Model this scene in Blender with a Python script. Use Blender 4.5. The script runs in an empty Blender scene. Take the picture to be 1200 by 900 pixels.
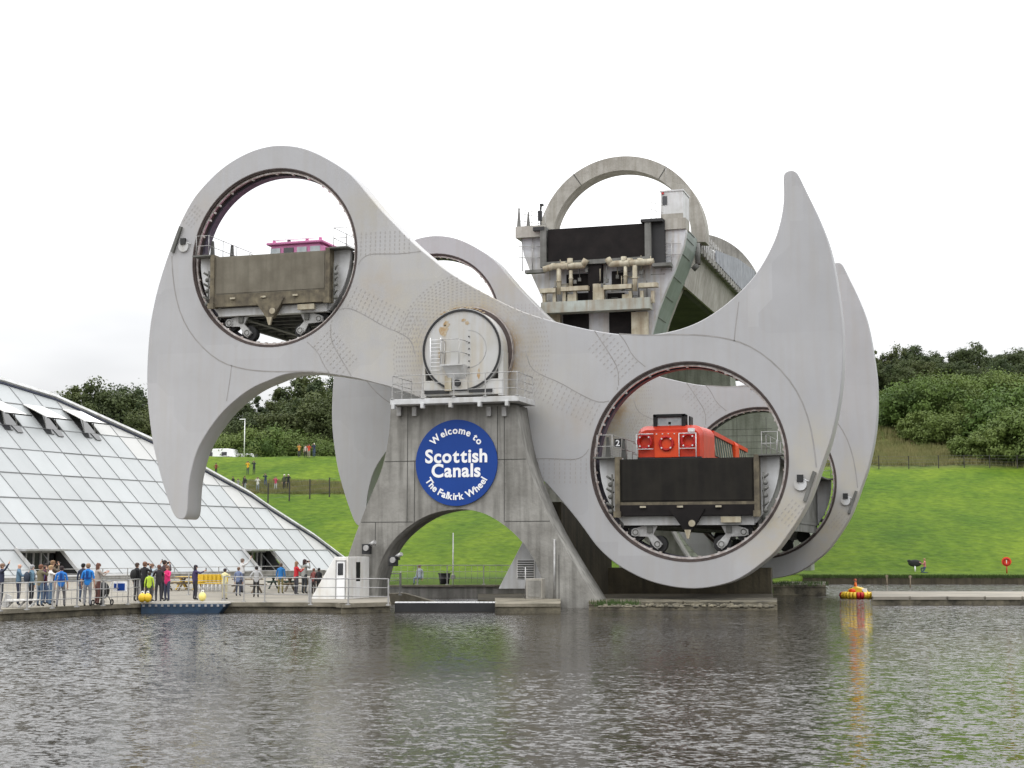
import bpy, bmesh, math, random
from mathutils import Vector, Matrix, noise
R=math.radians; PI=math.pi
sc=bpy.context.scene; col=sc.collection
# ------------------------------------------------------------------ camera
F_PX=1769.1; YAW=.3008; PIT=.1096; CAMZ=2.7
cd=bpy.data.cameras.new('camera'); cam=bpy.data.objects.new('camera',cd); col.objects.link(cam)
cd.sensor_width=36; cd.lens=F_PX*36/1200; cd.clip_end=6000; cd.clip_start=.1
cam.location=(0,0,CAMZ); cam.rotation_euler=(PI/2+PIT,0,YAW); sc.camera=cam
# ------------------------------------------------------------------ world / sun / exposure
SUN=Vector((-.35,-.55,.76)).normalized()
w=bpy.data.worlds.new('World'); sc.world=w; w.use_nodes=True
nt=w.node_tree; nt.nodes.clear()
out=nt.nodes.new('ShaderNodeOutputWorld'); bg=nt.nodes.new('ShaderNodeBackground')
sky=nt.nodes.new('ShaderNodeTexSky'); sky.sky_type='NISHITA'; sky.sun_disc=False
sky.sun_elevation=math.asin(SUN.z); sky.sun_rotation=math.atan2(SUN.x,SUN.y)
tc=nt.nodes.new('ShaderNodeTexCoord'); mp=nt.nodes.new('ShaderNodeMapping'); mp.inputs['Scale'].default_value=(1.2,1.2,3.5)
nz=nt.nodes.new('ShaderNodeTexNoise'); nz.inputs['Scale'].default_value=1.6; nz.inputs['Detail'].default_value=5
cr=nt.nodes.new('ShaderNodeValToRGB')
cr.color_ramp.elements[0].position=.42; cr.color_ramp.elements[0].color=(8.4,8.5,8.7,1)
cr.color_ramp.elements[1].position=.62; cr.color_ramp.elements[1].color=(12.0,12.0,12.0,1)
mx=nt.nodes.new('ShaderNodeMix'); mx.data_type='RGBA'; mx.inputs[0].default_value=.95
nt.links.new(tc.outputs['Generated'],mp.inputs[0]); nt.links.new(mp.outputs[0],nz.inputs[0]); nt.links.new(nz.outputs[0],cr.inputs[0])
nt.links.new(sky.outputs[0],mx.inputs[6]); nt.links.new(cr.outputs[0],mx.inputs[7]); sx=nt.nodes.new('ShaderNodeSeparateXYZ'); nt.links.new(tc.outputs['Generated'],sx.inputs[0])
mz=nt.nodes.new('ShaderNodeMapRange'); mz.inputs[1].default_value=.1; mz.inputs[2].default_value=.55; mz.inputs[3].default_value=1.3; mz.inputs[4].default_value=4.3; nt.links.new(sx.outputs[2],mz.inputs[0])
vs_=nt.nodes.new('ShaderNodeVectorMath'); vs_.operation='SCALE'; nt.links.new(mx.outputs[2],vs_.inputs[0]); nt.links.new(mz.outputs[0],vs_.inputs['Scale']); nt.links.new(vs_.outputs[0],bg.inputs[0])
bg.inputs[1].default_value=.1; nt.links.new(bg.outputs[0],out.inputs[0])
sd=bpy.data.lights.new('sun','SUN'); sd.energy=.7; sd.angle=R(25); sd.color=(1,.97,.93)
so=bpy.data.objects.new('sun',sd); col.objects.link(so); so.rotation_euler=SUN.to_track_quat('Z','Y').to_euler(); so.location=(0,0,80)
sc.view_settings.view_transform='Standard'; sc.view_settings.look='None'; sc.view_settings.exposure=-.55; sc.view_settings.gamma=1
# ------------------------------------------------------------------ camera maths (used only to find where things stand)
FW=Vector((-math.sin(YAW)*math.cos(PIT),math.cos(YAW)*math.cos(PIT),math.sin(PIT)))
RT=Vector((math.cos(YAW),math.sin(YAW),0)); UP=RT.cross(FW); CAM=Vector((0,0,CAMZ))
def ray(px,py): return FW+RT*((px-600)/F_PX)-UP*((py-450)/F_PX)
def at(px,py,Y): r=ray(px,py); return CAM+r*(Y/r.y)
def atz(px,py,Z): r=ray(px,py); return CAM+r*((Z-CAMZ)/r.z)
FH=Vector((-math.sin(YAW),math.cos(YAW),0))
def atd(px,py,D): r=ray(px,py); return CAM+r*(D/r.dot(FH))      # at horizontal depth D
def dl(x,y): return x*FH.x+y*FH.y, x*RT.x+y*RT.y
def sst(a,b,x): t=max(0,min(1,(x-a)/(b-a))); return t*t*(3-2*t)
def interp(x,xs,ys):
    if x<=xs[0]: return ys[0]
    for i in range(len(xs)-1):
        if x<=xs[i+1]: return ys[i]+(ys[i+1]-ys[i])*(x-xs[i])/(xs[i+1]-xs[i])
    return ys[-1]
# ------------------------------------------------------------------ materials
def mat(name,c1,c2=None,rough=.7,scale=1.0,metal=0,streak=0,streakcol=(.1,.1,.09),bump=0,bscale=6,sscale=(1.4,1.4,.12),spec=.4,fine=.25,coat=0,lo=.35,hi=.65):
    m=bpy.data.materials.new(name); m.use_nodes=True; n=m.node_tree.nodes; l=m.node_tree.links; b=n['Principled BSDF']
    b.inputs['Roughness'].default_value=rough; b.inputs['Metallic'].default_value=metal; b.inputs['Specular IOR Level'].default_value=spec
    if coat: b.inputs['Coat Weight'].default_value=coat
    if c2 is None: c2=tuple(x*.8 for x in c1)
    t=n.new('ShaderNodeTexCoord'); a=n.new('ShaderNodeTexNoise'); a.inputs['Scale'].default_value=scale; a.inputs['Detail'].default_value=8; a.inputs['Roughness'].default_value=.62
    l.new(t.outputs['Object'],a.inputs[0])
    r=n.new('ShaderNodeValToRGB'); r.color_ramp.elements[0].position=lo; r.color_ramp.elements[1].position=hi
    r.color_ramp.elements[0].color=(*c2,1); r.color_ramp.elements[1].color=(*c1,1); l.new(a.outputs[0],r.inputs[0])
    o=r.outputs[0]
    if streak:
        mpn=n.new('ShaderNodeMapping'); mpn.inputs['Scale'].default_value=sscale; l.new(t.outputs['Object'],mpn.inputs[0])
        s=n.new('ShaderNodeTexNoise'); s.inputs['Scale'].default_value=2.2; s.inputs['Detail'].default_value=6; l.new(mpn.outputs[0],s.inputs[0])
        q=n.new('ShaderNodeValToRGB'); q.color_ramp.elements[0].position=.45; q.color_ramp.elements[1].position=.68
        q.color_ramp.elements[0].color=(0,0,0,1); q.color_ramp.elements[1].color=(streak,)*3+(1,); l.new(s.outputs[0],q.inputs[0])
        x=n.new('ShaderNodeMix'); x.data_type='RGBA'; l.new(q.outputs[0],x.inputs[0]); l.new(o,x.inputs[6]); x.inputs[7].default_value=(*streakcol,1); o=x.outputs[2]
    l.new(o,b.inputs['Base Color'])
    if bump:
        f=n.new('ShaderNodeTexNoise'); f.inputs['Scale'].default_value=bscale; f.inputs['Detail'].default_value=6; l.new(t.outputs['Object'],f.inputs[0])
        bp=n.new('ShaderNodeBump'); bp.inputs['Strength'].default_value=bump; bp.inputs['Distance'].default_value=.05; l.new(f.outputs[0],bp.inputs['Height']); l.new(bp.outputs[0],b.inputs['Normal'])
    return m
M={}
M['concrete']=mat('concrete',(.285,.277,.253),(.165,.158,.142),.85,.6,streak=.55,streakcol=(.075,.072,.062),bump=.5)
M['concrete_pale']=mat('concrete_pale',(.36,.345,.31),(.25,.235,.205),.85,.7,streak=.45,streakcol=(.15,.135,.1),bump=.4)
M['concrete_green']=mat('concrete_green',(.25,.26,.22),(.155,.165,.13),.85,.4,streak=.6,streakcol=(.1,.105,.08),bump=.4)
M['concrete_shaded']=mat('concrete_shaded',(.058,.062,.032),(.03,.032,.018),.95,.4,streak=.5,streakcol=(.02,.022,.012))  # dark olive colour paints in the shade on the trough's concrete underside
M['olive_wall']=mat('olive_wall',(.085,.072,.045),(.045,.038,.024),.9,.5,streak=.7,streakcol=(.028,.024,.016),bump=.4)
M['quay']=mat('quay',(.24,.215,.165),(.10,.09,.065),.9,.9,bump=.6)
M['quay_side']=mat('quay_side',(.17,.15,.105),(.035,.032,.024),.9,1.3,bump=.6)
M['paving']=mat('paving',(.27,.245,.20),(.19,.175,.145),.9,.5,bump=.2)
M['joint']=mat('joint',(.06,.058,.052))
M['steel']=mat('steel',(.5,.5,.5),(.36,.36,.36),.4,2,metal=.6)
M['galv']=mat('galv',(.42,.42,.41),(.27,.26,.25),.5,3,metal=.3)
M['grey_paint']=mat('grey_paint',(.55,.555,.56),(.42,.42,.41),.5,.8,streak=.35,streakcol=(.25,.22,.17))
M['white_paint']=mat('white_paint',(.74,.74,.73),(.62,.61,.58),.45,1.2,streak=.3,streakcol=(.42,.34,.22))
M['cream_paint']=mat('cream_paint',(.43,.40,.31),(.28,.245,.17),.6,1.5,streak=.5,streakcol=(.15,.095,.05))
M['white']=mat('white',(.8,.8,.8),(.72,.72,.72),.4)
M['rim']=mat('rim',(.075,.055,.048),(.04,.03,.028),.7,3)
M['rimlining']=mat('rimlining',(.11,.10,.125),(.065,.06,.08),.55,2)
M['rail']=mat('rail',(.55,.52,.5),(.3,.24,.21),.35,4,metal=.5)
M['black']=mat('black',(.012,.012,.013),(.02,.02,.02),.6)
M['rubber']=mat('rubber',(.02,.02,.02),(.03,.03,.03),.75,4)
M['gate_brown']=mat('gate_brown',(.155,.14,.108),(.105,.092,.068),.8,.9,streak=.4,streakcol=(.07,.06,.042))
M['gate_dark']=mat('gate_dark',(.011,.010,.009),(.02,.018,.015),.8,.7,streak=.3,streakcol=(.03,.027,.02),spec=.15)
M['gate_frame']=mat('gate_frame',(.17,.145,.095),(.06,.05,.035),.8,2,streak=.5,streakcol=(.05,.04,.03))
M['gate_black']=mat('gate_black',(.017,.0145,.014),(.010,.009,.009),.85,1,spec=.15)
M['trough']=mat('trough',(.16,.16,.15),(.09,.09,.08),.7,1,streak=.5,streakcol=(.05,.05,.04))
M['sign_blue']=mat('sign_blue',(.010,.048,.235),(.009,.042,.21),.5,.4,spec=.2)
M['glass_dark']=mat('glass_dark',(.02,.022,.024),(.03,.03,.034),.08,.5,spec=.8)
M['glass_pale']=mat('glass_pale',(.55,.6,.6),(.35,.4,.42),.1,2,spec=.8)
M['red']=mat('red',(.62,.048,.014),(.5,.035,.011),.35,1.4,spec=.3)
M['orange']=mat('orange',(.72,.075,.015),(.62,.055,.012),.35,1.4,spec=.3)
M['ringred']=mat('ringred',(.48,.02,.02),(.38,.015,.015),.5,spec=.3)
M['pink']=mat('pink',(.68,.24,.44),(.64,.22,.42),.5,1.4)
M['blue_hull']=mat('blue_hull',(.018,.045,.085),(.012,.03,.055),.5,2)
M['yellow']=mat('yellow',(.75,.5,.03),(.62,.4,.03),.45,2)
M['paleyellow']=mat('paleyellow',(.78,.66,.2),(.7,.6,.2),.45,2)
M['wood']=mat('wood',(.24,.19,.13),(.13,.1,.07),.85,3)
M['bark']=mat('bark',(.08,.06,.045),(.045,.035,.028),.95,3)
M['wire']=mat('wire',(.16,.16,.15),(.1,.1,.1),.7)
M['fence']=mat('fence',(.045,.04,.035),(.03,.028,.025),.8)
M['dark_green']=mat('dark_green',(.04,.07,.05),(.03,.05,.04),.7)
# arm paint with rust stains around hub
def arm_material():
    m=mat('arm_paint',(.38,.378,.386),(.33,.328,.333),.5,.22,streak=.3,streakcol=(.33,.31,.28),sscale=(1.2,1.2,.1),lo=.3,hi=.7)
    n=m.node_tree.nodes; l=m.node_tree.links; b=n['Principled BSDF']
    src=b.inputs['Base Color'].links[0].from_socket; t=[x for x in n if x.type=='TEX_COORD'][0]
    nz=n.new('ShaderNodeTexNoise'); nz.inputs['Scale'].default_value=.9; nz.inputs['Detail'].default_value=9; nz.inputs['Roughness'].default_value=.7; l.new(t.outputs['Object'],nz.inputs[0])
    fn=n.new('ShaderNodeTexNoise'); fn.inputs['Scale'].default_value=14; fn.inputs['Detail'].default_value=3; l.new(t.outputs['Object'],fn.inputs[0])
    def blob(cx,cz,rad,soft,strength,colr,prev):
        v=n.new('ShaderNodeVectorMath'); v.operation='SUBTRACT'; v.inputs[1].default_value=(cx,0,cz); l.new(t.outputs['Object'],v.inputs[0])
        k=n.new('ShaderNodeVectorMath'); k.operation='MULTIPLY'; k.inputs[1].default_value=(1,0,1); l.new(v.outputs[0],k.inputs[0])
        d=n.new('ShaderNodeVectorMath'); d.operation='LENGTH'; l.new(k.outputs[0],d.inputs[0])
        mr=n.new('ShaderNodeMapRange'); mr.inputs[1].default_value=rad; mr.inputs[2].default_value=rad+soft; mr.inputs[3].default_value=1; mr.inputs[4].default_value=0; mr.interpolation_type='SMOOTHSTEP'; l.new(d.outputs['Value'],mr.inputs[0])
        r2=n.new('ShaderNodeMapRange'); r2.inputs[1].default_value=.3; r2.inputs[2].default_value=.7; r2.inputs[4].default_value=strength; l.new(nz.outputs[0],r2.inputs[0])
        mu=n.new('ShaderNodeMath'); mu.operation='MULTIPLY'; l.new(mr.outputs[0],mu.inputs[0]); l.new(r2.outputs[0],mu.inputs[1])
        x=n.new('ShaderNodeMix'); x.data_type='RGBA'; l.new(mu.outputs[0],x.inputs[0]); l.new(prev,x.inputs[6]); x.inputs[7].default_value=(*colr,1); return x.outputs[2]
    o=blob(-3.5,1.8,1.0,5.5,.75,(.39,.365,.30),src)
    o=blob(3.2,-2.0,.5,4.0,.6,(.38,.36,.305),o)
    o=blob(.2,0,1.9,2.6,1.0,(.31,.26,.17),o)
    o=blob(.3,0,1.8,.9,1.1,(.24,.15,.075),o)
    o=blob(-5.6,7.8,0,2.2,.6,(.35,.31,.21),o)
    o=blob(16.3,-7.8,0,3.6,1.0,(.42,.39,.32),o)
    o=blob(14.8,-8.9,0,2.8,1.1,(.38,.335,.25),o)
    o=blob(17.0,-5.0,0,2.2,.8,(.40,.365,.28),o)
    o=blob(-15.5,8.5,0,2.0,.5,(.36,.31,.25),o)
    o=blob(-5.0,3.6,0,2.0,.7,(.34,.29,.24),o)
    o=blob(5.4,-3.4,0,1.8,.6,(.33,.28,.23),o)
    vo=n.new('ShaderNodeTexVoronoi'); vo.inputs['Scale'].default_value=.22; vo.distance='CHEBYCHEV'; l.new(t.outputs['Object'],vo.inputs[0])
    hs=n.new('ShaderNodeSeparateColor'); l.new(vo.outputs['Color'],hs.inputs[0]); vm=n.new('ShaderNodeMapRange'); vm.inputs[3].default_value=.95; vm.inputs[4].default_value=1.04; l.new(hs.outputs[0],vm.inputs[0])
    ml=n.new('ShaderNodeVectorMath'); ml.operation='SCALE'; l.new(o,ml.inputs[0]); l.new(vm.outputs[0],ml.inputs['Scale'])
    sp=n.new('ShaderNodeTexNoise'); sp.inputs['Scale'].default_value=3.5; sp.inputs['Detail'].default_value=7; sp.inputs['Roughness'].default_value=.75; l.new(t.outputs['Object'],sp.inputs[0])
    sr=n.new('ShaderNodeValToRGB'); sr.color_ramp.elements[0].position=.66; sr.color_ramp.elements[1].position=.78; sr.color_ramp.elements[0].color=(0,0,0,1); sr.color_ramp.elements[1].color=(.5,.5,.5,1); l.new(sp.outputs[0],sr.inputs[0])
    sm=n.new('ShaderNodeMix'); sm.data_type='RGBA'; sm.inputs[7].default_value=(.27,.23,.17,1); l.new(sr.outputs[0],sm.inputs[0]); l.new(ml.outputs[0],sm.inputs[6]); o=sm.outputs[2]
    l.new(o,b.inputs['Base Color'])
    bp=n.new('ShaderNodeBump'); bp.inputs['Strength'].default_value=.25; bp.inputs['Distance'].default_value=.05
    bn=n.new('ShaderNodeTexNoise'); bn.inputs['Scale'].default_value=.7; bn.inputs['Detail'].default_value=2; l.new(t.outputs['Object'],bn.inputs[0]); l.new(bn.outputs[0],bp.inputs['Height']); l.new(bp.outputs[0],b.inputs['Normal'])
    return m
M['arm']=arm_material()
def glazing_material():
    m=mat('facade_glass',(.405,.412,.41),(.36,.368,.366),.4,.35,spec=.45,lo=.3,hi=.7,streak=.12,streakcol=(.42,.44,.43))
    n=m.node_tree.nodes; l=m.node_tree.links; b=n['Principled BSDF']; src=b.inputs['Base Color'].links[0].from_socket
    at_=n.new('ShaderNodeAttribute'); at_.attribute_name='tint'
    x=n.new('ShaderNodeMix'); x.data_type='RGBA'; x.blend_type='MULTIPLY'; x.inputs[0].default_value=1; l.new(src,x.inputs[6]); l.new(at_.outputs['Color'],x.inputs[7]); l.new(x.outputs[2],b.inputs['Base Color']); return m
M['facade']=glazing_material()
def leaf_material(name,c1,c2,c3):
    m=bpy.data.materials.new(name); m.use_nodes=True; n=m.node_tree.nodes; l=m.node_tree.links; b=n['Principled BSDF']; b.inputs['Roughness'].default_value=.65; b.inputs['Specular IOR Level'].default_value=.25
    g=n.new('ShaderNodeNewGeometry'); a=n.new('ShaderNodeTexNoise'); a.inputs['Scale'].default_value=.45; a.inputs['Detail'].default_value=4; l.new(g.outputs['Position'],a.inputs[0])
    r=n.new('ShaderNodeValToRGB'); r.color_ramp.elements[0].position=.32; r.color_ramp.elements[1].position=.68; r.color_ramp.elements[0].color=(*c2,1); r.color_ramp.elements[1].color=(*c1,1); l.new(a.outputs[0],r.inputs[0])
    oi=n.new('ShaderNodeObjectInfo'); x=n.new('ShaderNodeMix'); x.data_type='RGBA'; x.inputs[7].default_value=(*c3,1); l.new(r.outputs[0],x.inputs[6])
    mu=n.new('ShaderNodeMath'); mu.operation='MULTIPLY'; mu.inputs[1].default_value=.75; l.new(oi.outputs['Random'],mu.inputs[0]); l.new(mu.outputs[0],x.inputs[0]); l.new(x.outputs[2],b.inputs['Base Color'])
    tr=n.new('ShaderNodeBsdfTranslucent'); l.new(x.outputs[2],tr.inputs[0]); ms=n.new('ShaderNodeMixShader'); ms.inputs[0].default_value=.25
    l.new(b.outputs[0],ms.inputs[1]); l.new(tr.outputs[0],ms.inputs[2]); l.new(ms.outputs[0],n['Material Output'].inputs[0]); return m
M['leaf_dark']=leaf_material('leaf_dark',(.06,.085,.028),(.02,.034,.013),(.09,.105,.033))
M['leaf_light']=leaf_material('leaf_light',(.085,.145,.026),(.035,.07,.016),(.13,.165,.04))
M['rough_grass']=leaf_material('rough_grass',(.19,.18,.07),(.10,.14,.035),(.2,.17,.08))
M['reed']=leaf_material('reed',(.05,.09,.02),(.03,.05,.015),(.05,.08,.02))
def terrain_material():
    m=bpy.data.materials.new('grass_ground'); m.use_nodes=True; n=m.node_tree.nodes; l=m.node_tree.links; b=n['Principled BSDF']; b.inputs['Roughness'].default_value=.9; b.inputs['Specular IOR Level'].default_value=.1
    g=n.new('ShaderNodeNewGeometry')
    def nzr(scale,c1,c2,lo,hi,det=6,sc3=None):
        a=n.new('ShaderNodeTexNoise'); a.inputs['Scale'].default_value=scale; a.inputs['Detail'].default_value=det; a.inputs['Roughness'].default_value=.65
        if sc3:
            q=n.new('ShaderNodeMapping'); q.inputs['Scale'].default_value=sc3; q.inputs['Rotation'].default_value=(0,0,-YAW); l.new(g.outputs['Position'],q.inputs[0]); l.new(q.outputs[0],a.inputs[0])
        else: l.new(g.outputs['Position'],a.inputs[0])
        r=n.new('ShaderNodeValToRGB'); r.color_ramp.elements[0].position=lo; r.color_ramp.elements[1].position=hi; r.color_ramp.elements[0].color=(*c2,1); r.color_ramp.elements[1].color=(*c1,1); l.new(a.outputs[0],r.inputs[0]); return r.outputs[0]
    base=nzr(.05,(.088,.142,.009),(.058,.108,.006),.35,.65,8)
    pat=nzr(.16,(1.2,1.1,1.1),(.66,.76,.7),.36,.64,10,(1,.45,1))
    fine=nzr(1.1,(1.25,1.2,1.15),(.6,.66,.62),.33,.67,9)
    def mul(a,b_):
        x=n.new('ShaderNodeMix'); x.data_type='RGBA'; x.blend_type='MULTIPLY'; x.inputs[0].default_value=1; l.new(a,x.inputs[6]); l.new(b_,x.inputs[7]); return x.outputs[2]
    c=mul(mul(base,pat),fine)
    at_=n.new('ShaderNodeAttribute'); at_.attribute_name='zone'
    ro=nzr(.35,(.105,.115,.036),(.055,.08,.02),.35,.65)
    x=n.new('ShaderNodeMix'); x.data_type='RGBA'; l.new(at_.outputs['Fac'],x.inputs[0]); l.new(c,x.inputs[6]); l.new(mul(ro,fine),x.inputs[7])
    l.new(x.outputs[2],b.inputs['Base Color'])
    f=n.new('ShaderNodeTexNoise'); f.inputs['Scale'].default_value=1.2; f.inputs['Detail'].default_value=8; l.new(g.outputs['Position'],f.inputs[0])
    bp=n.new('ShaderNodeBump'); bp.inputs['Strength'].default_value=.8; bp.inputs['Distance'].default_value=.25; l.new(f.outputs[0],bp.inputs['Height']); l.new(bp.outputs[0],b.inputs['Normal'])
    return m
M['terrain']=terrain_material()
def water_material():
    m=bpy.data.materials.new('canal_water'); m.use_nodes=True; n=m.node_tree.nodes; l=m.node_tree.links; b=n['Principled BSDF']
    b.inputs['Base Color'].default_value=(.022,.018,.013,1); b.inputs['Roughness'].default_value=.03; b.inputs['IOR'].default_value=1.36; b.inputs['Specular IOR Level'].default_value=.5
    g=n.new('ShaderNodeNewGeometry')
    q=n.new('ShaderNodeMapping'); q.inputs['Rotation'].default_value=(0,0,-YAW+.12); q.inputs['Scale'].default_value=(.85,1.1,1); l.new(g.outputs['Position'],q.inputs[0])
    def slopes(scale,det,k,rough=.6):
        a=n.new('ShaderNodeTexNoise'); a.inputs['Scale'].default_value=scale; a.inputs['Detail'].default_value=det; a.inputs['Roughness'].default_value=rough; a.inputs['Distortion'].default_value=.3; l.new(q.outputs[0],a.inputs[0])
        s1=n.new('ShaderNodeVectorMath'); s1.operation='SUBTRACT'; s1.inputs[1].default_value=(.5,.5,.5); l.new(a.outputs['Color'],s1.inputs[0])
        s2=n.new('ShaderNodeVectorMath'); s2.operation='MULTIPLY'; s2.inputs[1].default_value=(k*.7,k,0); l.new(s1.outputs[0],s2.inputs[0]); return s2.outputs[0]
    A=slopes(9.0,4,WK,.72); B=slopes(3.0,2,WK*.35)
    ad=n.new('ShaderNodeVectorMath'); ad.operation='ADD'; l.new(A,ad.inputs[0]); l.new(B,ad.inputs[1])
    p2=n.new('ShaderNodeTexNoise'); p2.inputs['Scale'].default_value=.045; p2.inputs['Detail'].default_value=3; l.new(g.outputs['Position'],p2.inputs[0])
    mr=n.new('ShaderNodeMapRange'); mr.inputs[1].default_value=.35; mr.inputs[2].default_value=.65; mr.inputs[3].default_value=.75; mr.inputs[4].default_value=1.2; l.new(p2.outputs[0],mr.inputs[0])
    # calmer water in the lee of the wheel, ruffled by wind elsewhere
    lee=n.new('ShaderNodeVectorMath'); lee.operation='DISTANCE'; lee.inputs[1].default_value=(-15,43,0); l.new(g.outputs['Position'],lee.inputs[0])
    lm=n.new('ShaderNodeMapRange'); lm.inputs[1].default_value=6; lm.inputs[2].default_value=20; lm.inputs[3].default_value=.42; lm.inputs[4].default_value=1.5; lm.interpolation_type='SMOOTHSTEP'; l.new(lee.outputs['Value'],lm.inputs[0])
    mm=n.new('ShaderNodeMath'); mm.operation='MULTIPLY'; l.new(mr.outputs[0],mm.inputs[0]); l.new(lm.outputs[0],mm.inputs[1])
    sc2=n.new('ShaderNodeVectorMath'); sc2.operation='SCALE'; l.new(ad.outputs[0],sc2.inputs[0]); l.new(mm.outputs[0],sc2.inputs['Scale'])
    up=n.new('ShaderNodeVectorMath'); up.operation='ADD'; up.inputs[1].default_value=(0,0,1); l.new(sc2.outputs[0],up.inputs[0])
    nn=n.new('ShaderNodeVectorMath'); nn.operation='NORMALIZE'; l.new(up.outputs[0],nn.inputs[0]); l.new(nn.outputs[0],b.inputs['Normal']); return m
WK=1.5
M['water']=water_material()
# ------------------------------------------------------------------ mesh helpers
W={}
def tag(o,label=None,cat=None,group=None,kind=None):
    if label: o['label']=label
    if cat: o['category']=cat
    if group: o['group']=group
    if kind: o['kind']=kind
    return o
def thing(name,label,cat,loc,group=None):
    o=bpy.data.objects.new(name,None); col.objects.link(o); o.location=loc; o.empty_display_size=.3
    W[o.name]=Vector(loc); return tag(o,label,cat,group)
class MB:
    def __init__(s): s.v=[]; s.f=[]; s.m=[]; s.sm=[]
    def add(s,vs,fs,mi=0,smooth=False):
        b=len(s.v); s.v+= [Vector(v) for v in vs]; s.f+=[[i+b for i in f] for f in fs]; s.m+=[mi]*len(fs); s.sm+=[smooth]*len(fs); return s
    def box(s,c,d,mi=0,rz=0,rot=None):
        c=Vector(c); hx,hy,hz=d[0]/2,d[1]/2,d[2]/2
        vs=[Vector((x*hx,y*hy,z*hz)) for x in(-1,1) for y in(-1,1) for z in(-1,1)]
        Rm=rot if rot is not None else Matrix.Rotation(rz,3,'Z')
        vs=[Rm@v+c for v in vs]
        return s.add(vs,[(0,1,3,2),(4,6,7,5),(0,4,5,1),(2,3,7,6),(0,2,6,4),(1,5,7,3)],mi)
    def hexa(s,v8,mi=0):   # bottom 4, top 4
        return s.add(v8,[(3,2,1,0),(4,5,6,7),(0,1,5,4),(1,2,6,5),(2,3,7,6),(3,0,4,7)],mi)
    def beam(s,a,b,wd,ht,mi=0):
        a=Vector(a);b=Vector(b); d=b-a; q=d.to_track_quat('Y','Z').to_matrix(); return s.box((a+b)/2,(wd,d.length,ht),mi,rot=q)
    def tube(s,a,b,r,mi=0,n=8,r2=None,smooth=True,cap=True):
        a=Vector(a);b=Vector(b); q=(b-a).to_track_quat('Z','Y').to_matrix(); r2=r if r2 is None else r2
        vs=[a+q@Vector((math.cos(2*PI*i/n)*r,math.sin(2*PI*i/n)*r,0)) for i in range(n)]+[b+q@Vector((math.cos(2*PI*i/n)*r2,math.sin(2*PI*i/n)*r2,0)) for i in range(n)]
        s.add(vs,[(i,(i+1)%n,n+(i+1)%n,n+i) for i in range(n)],mi,smooth)
        if cap: 
            b0=len(s.v)-2*n; s.f+=[[b0+i for i in range(n)][::-1],[b0+n+i for i in range(n)]]; s.m+=[mi,mi]; s.sm+=[False,False]
        return s
    def path(s,pts,r,mi=0,n=6):
        for i in range(len(pts)-1): s.tube(pts[i],pts[i+1],r,mi,n)
        return s
    def prism_y(s,poly,y0,y1,mi=0):     # polygon of (x,z) extruded along y
        n=len(poly); vs=[(p[0],y0,p[1]) for p in poly]+[(p[0],y1,p[1]) for p in poly]
        return s.add(vs,[list(range(n)),list(range(2*n-1,n-1,-1))]+[(i,n+i,n+(i+1)%n,(i+1)%n) for i in range(n)],mi)
    def prism_z(s,poly,z0,z1,mi=0,mside=None):
        n=len(poly); vs=[(p[0],p[1],z0) for p in poly]+[(p[0],p[1],z1) for p in poly]
        s.add(vs,[list(range(n-1,-1,-1)),list(range(n,2*n))],mi)
        return s.add(vs,[(i,(i+1)%n,n+(i+1)%n,n+i) for i in range(n)],mi if mside is None else mside)
    def ring_y(s,c,ro,ri,y0,y1,mi=0,a0=0,a1=2*PI,n=96):  # annulus about y axis
        full=abs(a1-a0-2*PI)<1e-6; k=n if full else n+1; vs=[]
        for i in range(k):
            a=a0+(a1-a0)*i/n; ca,sa=math.cos(a),math.sin(a)
            for (r,y) in((ro,y0),(ri,y0),(ri,y1),(ro,y1)): vs.append((c[0]+r*ca,y,c[1]+r*sa))
        fs=[]
        for i in range(n):
            j=(i+1)%k
            for t in range(4): fs.append((4*i+t,4*j+t,4*j+(t+1)%4,4*i+(t+1)%4))
        if not full: fs+=[(0,1,2,3),(4*n+3,4*n+2,4*n+1,4*n)]
        return s.add(vs,fs,mi)
    def disc_y(s,c,r,y0,y1,mi=0,n=48): return s.prism_y([(c[0]+r*math.cos(2*PI*i/n),c[1]+r*math.sin(2*PI*i/n)) for i in range(n)],y0,y1,mi)
    def ell(s,c,rad,mi=0,nu=12,nv=8):
        c=Vector(c); vs=[]; fs=[]
        for j in range(nv+1):
            t=PI*j/nv
            for i in range(nu): p=2*PI*i/nu; vs.append(c+Vector((rad[0]*math.sin(t)*math.cos(p),rad[1]*math.sin(t)*math.sin(p),rad[2]*math.cos(t))))
        for j in range(nv):
            for i in range(nu): fs.append((j*nu+i,(j+1)*nu+i,(j+1)*nu+(i+1)%nu,j*nu+(i+1)%nu))
        return s.add(vs,fs,mi,True)
    def torus(s,c,Rr,r,axis='Y',mi=0,n=24,k=8):
        c=Vector(c); vs=[];fs=[]
        for i in range(n):
            a=2*PI*i/n
            for j in range(k):
                b=2*PI*j/k; x=(Rr+r*math.cos(b))*math.cos(a); z=(Rr+r*math.cos(b))*math.sin(a); y=r*math.sin(b)
                vs.append(c+(Vector((x,y,z)) if axis=='Y' else Vector((x,z,y)) if axis=='Z' else Vector((y,x,z))))
        for i in range(n):
            for j in range(k): fs.append((i*k+j,((i+1)%n)*k+j,((i+1)%n)*k+(j+1)%k,i*k+(j+1)%k))
        return s.add(vs,fs,mi,True)
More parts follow.
